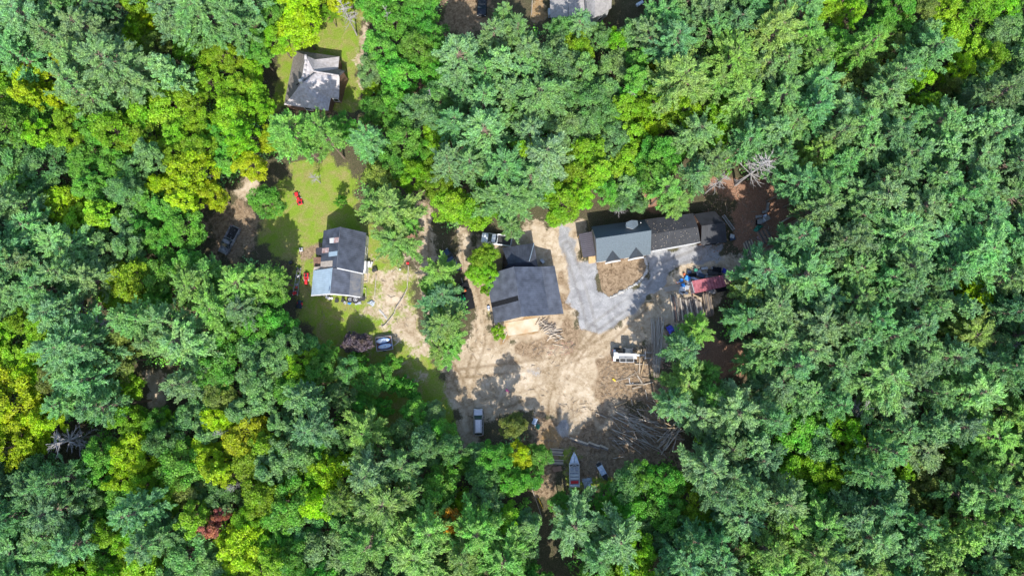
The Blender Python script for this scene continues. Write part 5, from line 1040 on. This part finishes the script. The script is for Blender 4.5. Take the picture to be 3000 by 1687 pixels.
# aluminium skiff and long boards right of the boat
q = thing('skiff', 'small skiff with a white cover lying right of the motorboat', 'boat', zr(Lp(1082, 960)), R(-62)); MB().loft([hull(-1.6, .45, .1, .5), hull(0, .55, .05, .52), hull(1.2, .4, .1, .54), hull(1.8, .06, .3, .6)]).build('hull', M['plastic'], q); MB().box((-.2, 0, .58), (1.7, 1.0, .06)).build('cover', M['skytarp'], q)
for y in (-.5, .5): MB().box((.0, y, .55), (2.9, .07, .08)).build('gunwale', M['steel'], q)
for k, (a, b) in enumerate((((1035, 868), (1065, 1035)), ((1048, 862), (1080, 1030)))): pole(Lp(*a, .3), Lp(*b, .3), .09, 'freshplank', ('outer' if k == 0 else 'inner')+' of the two pale long boards beside the small skiff', 'long boards beside the skiff', 'board', 'board', k)
# junk row above and left of the container
random.seed(31)
junk = [('blue', 'bright blue plastic tub at the left end of the junk row', 'tub', (355, 678), (.95, .8, .5)), ('blue', 'deep blue barrel on the left of the junk row', 'barrel', (295, 700), (.7, .7, .8)), ('blue', 'blue crate just left of the container ladders', 'crate', (316, 742), (.6, .7, .5)),
 ('orange', 'small orange bucket above the bright blue tub', 'bucket', (326, 642), (.45, .45, .4)), ('steel', 'silver metal cabinet on the top edge of the junk row', 'cabinet', (512, 588), (1.3, .5, .5)), ('seatgrey', 'grey square panel in the middle of the junk row', 'panel', (462, 628), (1.1, .9, .3)),
 ('white', 'white frame with a square hole below the junk row', 'frame', (312, 785), (1.2, 1.1, .3)), ('seatgrey', 'lilac-grey box beside the container ladders', 'box', (350, 760), (.9, .8, .5)), ('skytarp', 'pale blue panel slanting in the junk row', 'panel', (420, 680), (1.9, .5, .2)),
 ('plastic', 'black drum in the middle of the junk row', 'drum', (560, 620), (.8, .8, .7)), ('steel', 'grey pipe bundle end in the junk row', 'box', (600, 590), (1.0, .4, .3)), ('navy', 'navy box left of the royal blue tarp', 'box', (640, 610), (.9, .6, .5)), ('greentarp', 'green bin behind the grey square panel', 'bin', (430, 605), (.6, .6, .6)),
 ('plastic', 'black crate in front of the royal blue tarp', 'crate', (655, 640), (.8, .6, .4)), ('steel', 'grey sheet-metal tray above the container roof', 'tray', (545, 650), (1.3, .7, .15)), ('navy', 'navy box on the upper left of the junk row', 'box', (370, 625), (.8, .7, .5)), ('white', 'small white tub at the bottom of the junk row', 'tub', (335, 812), (1.2, .5, .3)),
 ('plastic', 'long black bin filling the gap above the container roof', 'bin', (590, 632), (1.9, .8, .6)), ('navy', 'dark blue wheeled box above the left end of the container', 'box', (480, 655), (1.2, .8, .7)), ('trimdark', 'charcoal dumper tub at the top right of the junk row', 'tub', (625, 600), (1.6, .9, .7)),
 ('trimdark', 'charcoal trunk in the left half of the junk row', 'trunk', (405, 650), (1.3, .7, .5)), ('rust', 'rusty engine hood between the lilac box and the ladders', 'panel', (372, 712), (1.0, .8, .2)), ('steel', 'grey sink below the white square frame', 'sink', (300, 812), (.8, .6, .3)), ('orange', 'orange toolbox left of the deep blue barrel', 'toolbox', (268, 715), (.6, .35, .3)),
 ('trimdark', 'black machine casing just below the container\'s left end', 'casing', (450, 812), (1.8, 1.0, .9)), ('plastic', 'black trunk just below the middle of the container', 'trunk', (560, 800), (2.0, 1.1, .9)), ('trimdark', 'black covered machine just below the right end of the container', 'machine', (650, 775), (2.2, 1.2, 1.1)),
 ('plastic', 'black drum-sized box right of the woodshed ladder', 'box', (760, 295), (.9, .8, .7)), ('navy', 'navy chest at the lower right corner of the woodshed', 'chest', (770, 315), (1.0, .6, .5)), ('greytarp', 'grey plastic chest among scrap under the right-hand pines', 'chest', (1040, 150), (1.0, .7, .5)), ('trimdark', 'charcoal cylinder-like casing in the scrap under the pines', 'casing', (1010, 165), (.9, .9, .8)),
 ('steel', 'steel rack above the grey scrap panel under the pines', 'rack', (1095, 20), (.4, 1.6, .5)), ('white', 'small white pail at the top of the scrap under the pines', 'pail', (1085, 62), (.4, .4, .4)), ('plastic', 'black toolbox beside the small white pail under the pines', 'toolbox', (1060, 70), (.8, .5, .4)), ('rust', 'rusty plate below the teal tarp under the pines', 'plate', (1030, 300), (1.2, .8, .15)),
 ('white', 'larger white appliance lying under the right-hand pines', 'appliance', (1080, 130), (1.1, .9, .8)), ('skytarp', 'pale box above the white appliance under the pines', 'box', (1070, 105), (.6, .5, .5)), ('steel', 'grey scrap panel under the right-hand pines', 'panel', (1015, 110), (1.2, .5, .3))]
for (m, lab, cat, (x, y), d) in junk:
    z = .0; p = Z9(x, y)
    if cat in ('barrel', 'drum', 'bucket', 'tub') and d[0] == d[1]:
        o = thing(cat, lab, cat, zr(p), 0, 'yard junk'); MB().tube((0, 0, 0), (0, 0, d[2]), d[0]*.46, d[0]*.5, 14).build('body', M[m], o); MB().torus((0, 0, d[2]), d[0]*.48, .03).build('rim', M['plastic'], o)
    else: block(cat, lab, cat, p, d, m, R(random.uniform(-30, 30)), 'yard junk', lid=random.choice([m, 'steel', m]))
for k in range(26):
    x, y = random.uniform(380, 660), random.uniform(575, 650); a = R(random.choice([10, 20, -5, 70])+random.gauss(0, 12)); L_ = random.uniform(18, 60)
    pole(Z9(x, y, .35), Z9(x+L_*math.cos(a), y-L_*math.sin(a), .4), .06, random.choice(['steel', 'plastic', 'oldplank', 'navy']), 'thin pipe or bar tangled in the junk row above the container', 'pipes and bars in the junk row', 'pipe', 'pipe', k % 3)
for k in range(26):
    x, y = random.uniform(900, 1120), random.uniform(60, 420); a = R(random.gauss(40, 45)); L_ = random.uniform(20, 75)
    pole(Z9(x, y, .15), Z9(x+L_*math.cos(a), y-L_*math.sin(a), .25), random.uniform(.04, .09), random.choice(['loggrey', 'oldplank', 'log']), 'grey fallen branch among the scrap under the right-hand pines', 'fallen branches under the right-hand pines', 'branch', 'branch', k % 3)
for k in range(7): pole(Z9(135+k*4, 765+k*6, .2+.02*k), Z9(285+k*5, 732+k*7, .25), .07, 'steel' if k % 2 else 'freshplank', 'long '+('steel pipe' if k % 2 else 'pale board')+' in the bundle pointing left from the junk row', 'bundle pointing left from the junk row', 'pipe' if k % 2 else 'board', 'pipe' if k % 2 else 'board', k % 3)
def ladder(lab, p, q, w_=.5, z=.5, m='white', n=9):
    o = thing('ladder', lab, 'ladder', zr((p+q)/2), math.atan2((q-p).y, (q-p).x), 'ladders'); L_ = (q-p).length
    for s in (-1, 1): MB().box((0, s*w_/2, z), (L_, .07, .08)).build('rail', M[m], o)
    for i in range(n): MB().box((-L_/2+(i+.5)*L_/n, 0, z), (.05, w_, .05)).build('rung', M[m], o)
ladder('upper short white ladder lying at the left end of the container', Z9(378, 755), Z9(440, 742)); ladder('lower short white ladder lying at the left end of the container', Z9(380, 778), Z9(442, 768))
ladder('aluminium ladder leaning by the right side of the woodshed', Z9(675, 105), Z9(775, 240), .5, .8, 'steel', 14)
# clutter below the white gable and around the patched house
for k, (m, lab, cat, (x, y), d) in enumerate((('white', 'white garden chair stack under the white gable wall', 'chair', (1490, 1200), (.9, .5, .6)), ('white', 'white box on the right of the garden chair stack', 'box', (1522, 1205), (.5, .4, .4)), ('plastic', 'dark round pot under the gable wall', 'pot', (1572, 1228), (.7, .7, .5)),
 ('plastic', 'dark upright bin under the gable wall', 'bin', (1630, 1222), (.45, .8, .8)), ('steel', 'grey bucket left of the small blue tarp', 'bucket', (1648, 1245), (.5, .5, .4)), ('seatgrey', 'grey box under the round satellite tub', 'box', (1770, 1250), (1.2, .5, .3)), ('white', 'white freezer by the east porch of the patched house', 'freezer', (1868, 885), (.8, 1.1, .8)),
 ('white', 'white panel beyond the freezer near the pine', 'panel', (1897, 885), (.3, 1.0, .4)), ('plastic', 'dark grill on the garden path', 'grill', (1930, 940), (1.0, .5, .8)), ('plastic', 'black bag by the east porch', 'bag', (1848, 950), (.5, .7, .5)), ('red', 'pinkish-red toy by the wire fence near the track', 'toy', (2238, 875), (.5, .4, .3)),
 ('white', 'white jug on the dead grass left of the wire fence', 'jug', (2165, 935), (.3, .35, .3)), ('plastic', 'black and grey barbecue left of the push mower', 'grill', (1140, 870), (.7, .6, .7)))):
    p = Z1(x, y)
    if abs(d[0]-d[1]) < .01: o = thing(cat, lab, cat, zr(p)); MB().tube((0, 0, 0), (0, 0, d[2]), d[0]*.44, d[0]*.5, 14).build('body', M[m], o); MB().torus((0, 0, d[2]), d[0]*.48, .04).build('rim', M[m], o)
    else: block(cat, lab, cat, p, d, m, R((k*37) % 50-25))
for (x, y, r, lab) in ((1697, 1216, .62, 'left black round tub with a pale inside under the gable wall'), (1747, 1216, .72, 'right black round tub with a pale hub under the gable wall')):
    o = thing('round_tub', lab, 'tub', zr(Z1(x, y))); MB().torus((0, 0, .35), r*.8, r*.22).build('rim', M['tyre'], o, smooth=True); MB().tube((0, 0, .2), (0, 0, .32), r*.62, n=16).build('basin', M['seatgrey'], o); MB().torus((0, 0, .36), r*.3, .05).build('hub', M['plastic'], o)
o = thing('wheelbarrow', 'black wheelbarrow tub at the lower right corner of the patched house', 'wheelbarrow', zr(Z1(1803, 1207)), R(2)); MB().box((0, 0, .45), (1.15, .75, .35), taper=1.25).build('tub', M['plastic'], o, bevel=.06); MB().tube((-.5, .3, .4), (-1.1, .3, .5), .03).tube((-.5, -.3, .4), (-1.1, -.3, .5), .03).tube((-.5, .3, .4), (-.5, -.3, .4), .03).build('handle', M['steel'], o); wheel(o, .6, 0, .18, .1)
# pink child's bicycle in the shade of the yard
o = thing('pink_tricycle', 'pink child\'s tricycle in the tree shadow above the silver car', 'tricycle', zr(W(1487, 1144)), R(-30)); M['pink'] = mat('pink_paint', (0.75, 0.08, 0.25), 0.4)
MB().tube((-.3, 0, .35), (.3, 0, .45), .07).build('frame', M['pink'], o); MB().box((-.15, 0, .5), (.4, .35, .1)).build('seat', M['pink'], o, bevel=.03); MB().tube((.3, -.3, .7), (.3, .3, .7), .03).tube((.3, 0, .3), (.3, 0, .7), .03).build('handlebar', M['pink'], o)
wheel(o, .4, 0, .22, .08); wheel(o, -.35, .25, .15, .08); wheel(o, -.35, -.25, .15, .08)
o = thing('utility_cart', 'blue and white covered cart at the right end of the top house', 'cart', zr(Z8(2180, 60)), R(32)); MB().box((0, 0, .6), (1.5, .6, .5)).build('body', M['skytarp'], o, bevel=.08); wheel(o, .4, .35, .25, .1); wheel(o, -.4, .35, .25, .1)
pole(Z8(1028, 10, .3), Z8(1020, 170, .3), .08, 'loggrey', 'upright grey post line on the sandy path left of the top house', None, 'pole', 'pole')
block('tank', 'pale blue tank against the left wall of the top house', 'tank', Z8(1210, 160), (.45, 1.4, 1.2), 'skytarp', R(5)); block('propane_tank', 'grey tank behind the lean-to shadow beside the barn', 'tank', Z2(1412, 535), (.6, .9, .7), 'steel', R(40))
for (x, y, lab) in ((905, 965, 'blue-rimmed bucket at the lower left of the barn'), (908, 990, 'white bucket below the blue-rimmed one at the barn')): o = thing('bucket', lab, 'bucket', zr(Z2(x, y))); MB().tube((0, 0, 0), (0, 0, .4), .18, .22, 12).build('body', M['white'], o); MB().torus((0, 0, .4), .21, .03).build('rim', M['blue' if y < 970 else 'steel'], o)
# tools and tools' cord at bottom
o = thing('white_tub', 'white tub in the brush at the top of the long fallen pole', 'tub', zr(Lp(385, 1118))); MB().blob((0, 0, .3), (.6, .45, .35), 10, 6, .1).build('body', M['skytarp'], o); MB().torus((0, 0, .4), .4, .04).build('rim', M['white'], o)
pole(Lp(375, 1145, .3), Lp(480, 1440, .3), .06, 'loggrey', 'long thin grey pole pointing down from the white tub', None, 'pole', 'pole'); pole(Lp(435, 1235, .3), Lp(485, 1340, .3), .09, 'yellow', 'yellow pole beside the long thin grey one', None, 'pole', 'pole')
# low wire-and-branch fence and plot edging east of the patched house
def path_fence(label, pts, m='loggrey', r=.09, gap=14):
    o = thing('low_fence', label, 'fence', zr(pts[0])); b0 = Vector(o.location); rl = MB()
    for a, b in zip(pts[:-1], pts[1:]): rl.tube(a-b0+Vector((0, 0, .3)), b-b0+Vector((0, 0, .3)), r, r*.8, 6, .04)
    rl.build('rail', M[m], o)
    for a in pts: MB().tube(a-b0, a-b0+Vector((0, 0, .55)), .06, n=6).build('post', M['loggrey'], o)
path_fence('crooked pale wire fence curving down the lawn beside the left track', [Z1(2245, 900), Z1(2240, 1000), Z1(2235, 1110), Z1(2190, 1200), Z1(2130, 1290), Z1(2110, 1350), Z1(2035, 1445), W(1120, 958)])
path_fence('straight grey rail fence between the plots right of the patched house', [Z1(1940, 990), Z1(1935, 1080), Z1(1928, 1210)])
path_fence('small stepped edging against the east wall of the patched house', [Z1(1858, 975), Z1(1855, 1050), Z1(1798, 1055)], r=.06); path_fence('second stepped edging below the first by the house', [Z1(1845, 1210), Z1(1845, 1112), Z1(1800, 1105)], r=.06)
for k, (x, y) in enumerate(((1975, 1320), (1990, 1335), (2005, 1352), (2020, 1370), (2032, 1388))):
    p = Z1(x, y); o = bpy.data.objects.new('stepping_stone', sm[k % 5]); C.objects.link(o); o.location = (p.x, p.y, .05); o.scale = (.3, .2, .12); o.rotation_euler = (0, 0, -.9); tag(o, 'flat stepping stone in the short row on the lawn', 'stone', 'stepping stones on the lawn')
# fallen trunks on the right under the pines
for k, (a, b, r, lab) in enumerate((((2200, 500), (2330, 420), .17, 'grey fallen trunk, upper of two under the right-hand pines'), ((2205, 560), (2400, 470), .14, 'grey fallen trunk, lower of two under the right-hand pines'))): pole(Z3(*a, .5), Z3(*b, 1.5), r, 'loggrey', lab, None, 'fallen_trunk', 'trunk', k)
# loose litter: twigs and bark over the yard, one uncountable scatter
random.seed(77); tw = MB(); spots = [((1400, 1290), (1650, 1290), 60), ((1400, 1010), (1880, 1230), 110), ((1760, 1060), (1930, 1230), 260), ((1640, 1180), (1990, 1330), 330), ((1640, 1330), (1780, 1440), 110), ((1560, 1000), (1680, 1040), 70), ((1960, 930), (2080, 1080), 160), ((2050, 540), (2280, 760), 220), ((1240, 700), (1420, 1050), 110), ((900, 720), (1240, 960), 150), ((560, 600), (760, 780), 130)]
for (a, b, n_) in spots:
    for _ in range(n_):
        p = W(random.uniform(a[0], b[0]), random.uniform(a[1], b[1]), .08); an = random.uniform(0, 6.28); L_ = random.uniform(.15, .9)
        tw.box((p.x, p.y, .09), (L_, random.uniform(.04, .09), .05), an)
tag(tw.build('twig_litter', M['log']), 'loose twigs and bark scattered over the yard', 'litter', kind='stuff')
ch = MB()
for (a, b, n_) in (((2060, 530), (2280, 740), 500), ((1930, 1030), (2010, 1080), 200), ((1950, 960), (2030, 1060), 150), ((1820, 1230), (2000, 1330), 160), ((1600, 1000), (1680, 1040), 80)):
    for _ in range(n_): p = W(random.uniform(a[0], b[0]), random.uniform(a[1], b[1])); s_ = random.uniform(.08, .28); ch.box((p.x, p.y, .06), (s_, s_*.7, .06), random.uniform(0, 6), random.uniform(-.3, .3))
tag(ch.build('bark_chips', M['soilbark']), 'reddish bark chips and needles on the ground', 'litter', kind='stuff')
# needles and leaves blown onto the roofs
random.seed(50); rl_ = MB()
for (fx, pts_, zz, n_) in ((Z3, (960, 470, 1440, 730), 3.75, 110), (Z3, (440, 540, 960, 640), 0, 0)):
    for _ in range(n_):
        x, y = random.uniform(pts_[0], pts_[2]), random.uniform(pts_[1], pts_[3]); p = fx(x, y, zz); s_ = random.uniform(.05, .13); rl_.box((p.x, p.y, 3.15+.7*max(0, 1-abs((y-(598-(x-960)*.155))/145))+.06), (s_*.8, s_*.6, .02), random.uniform(0, 6))
tag(rl_.build('roof_litter', M['freshplank']), 'pale leaf flecks lying on the black garage roof', 'litter', kind='stuff')
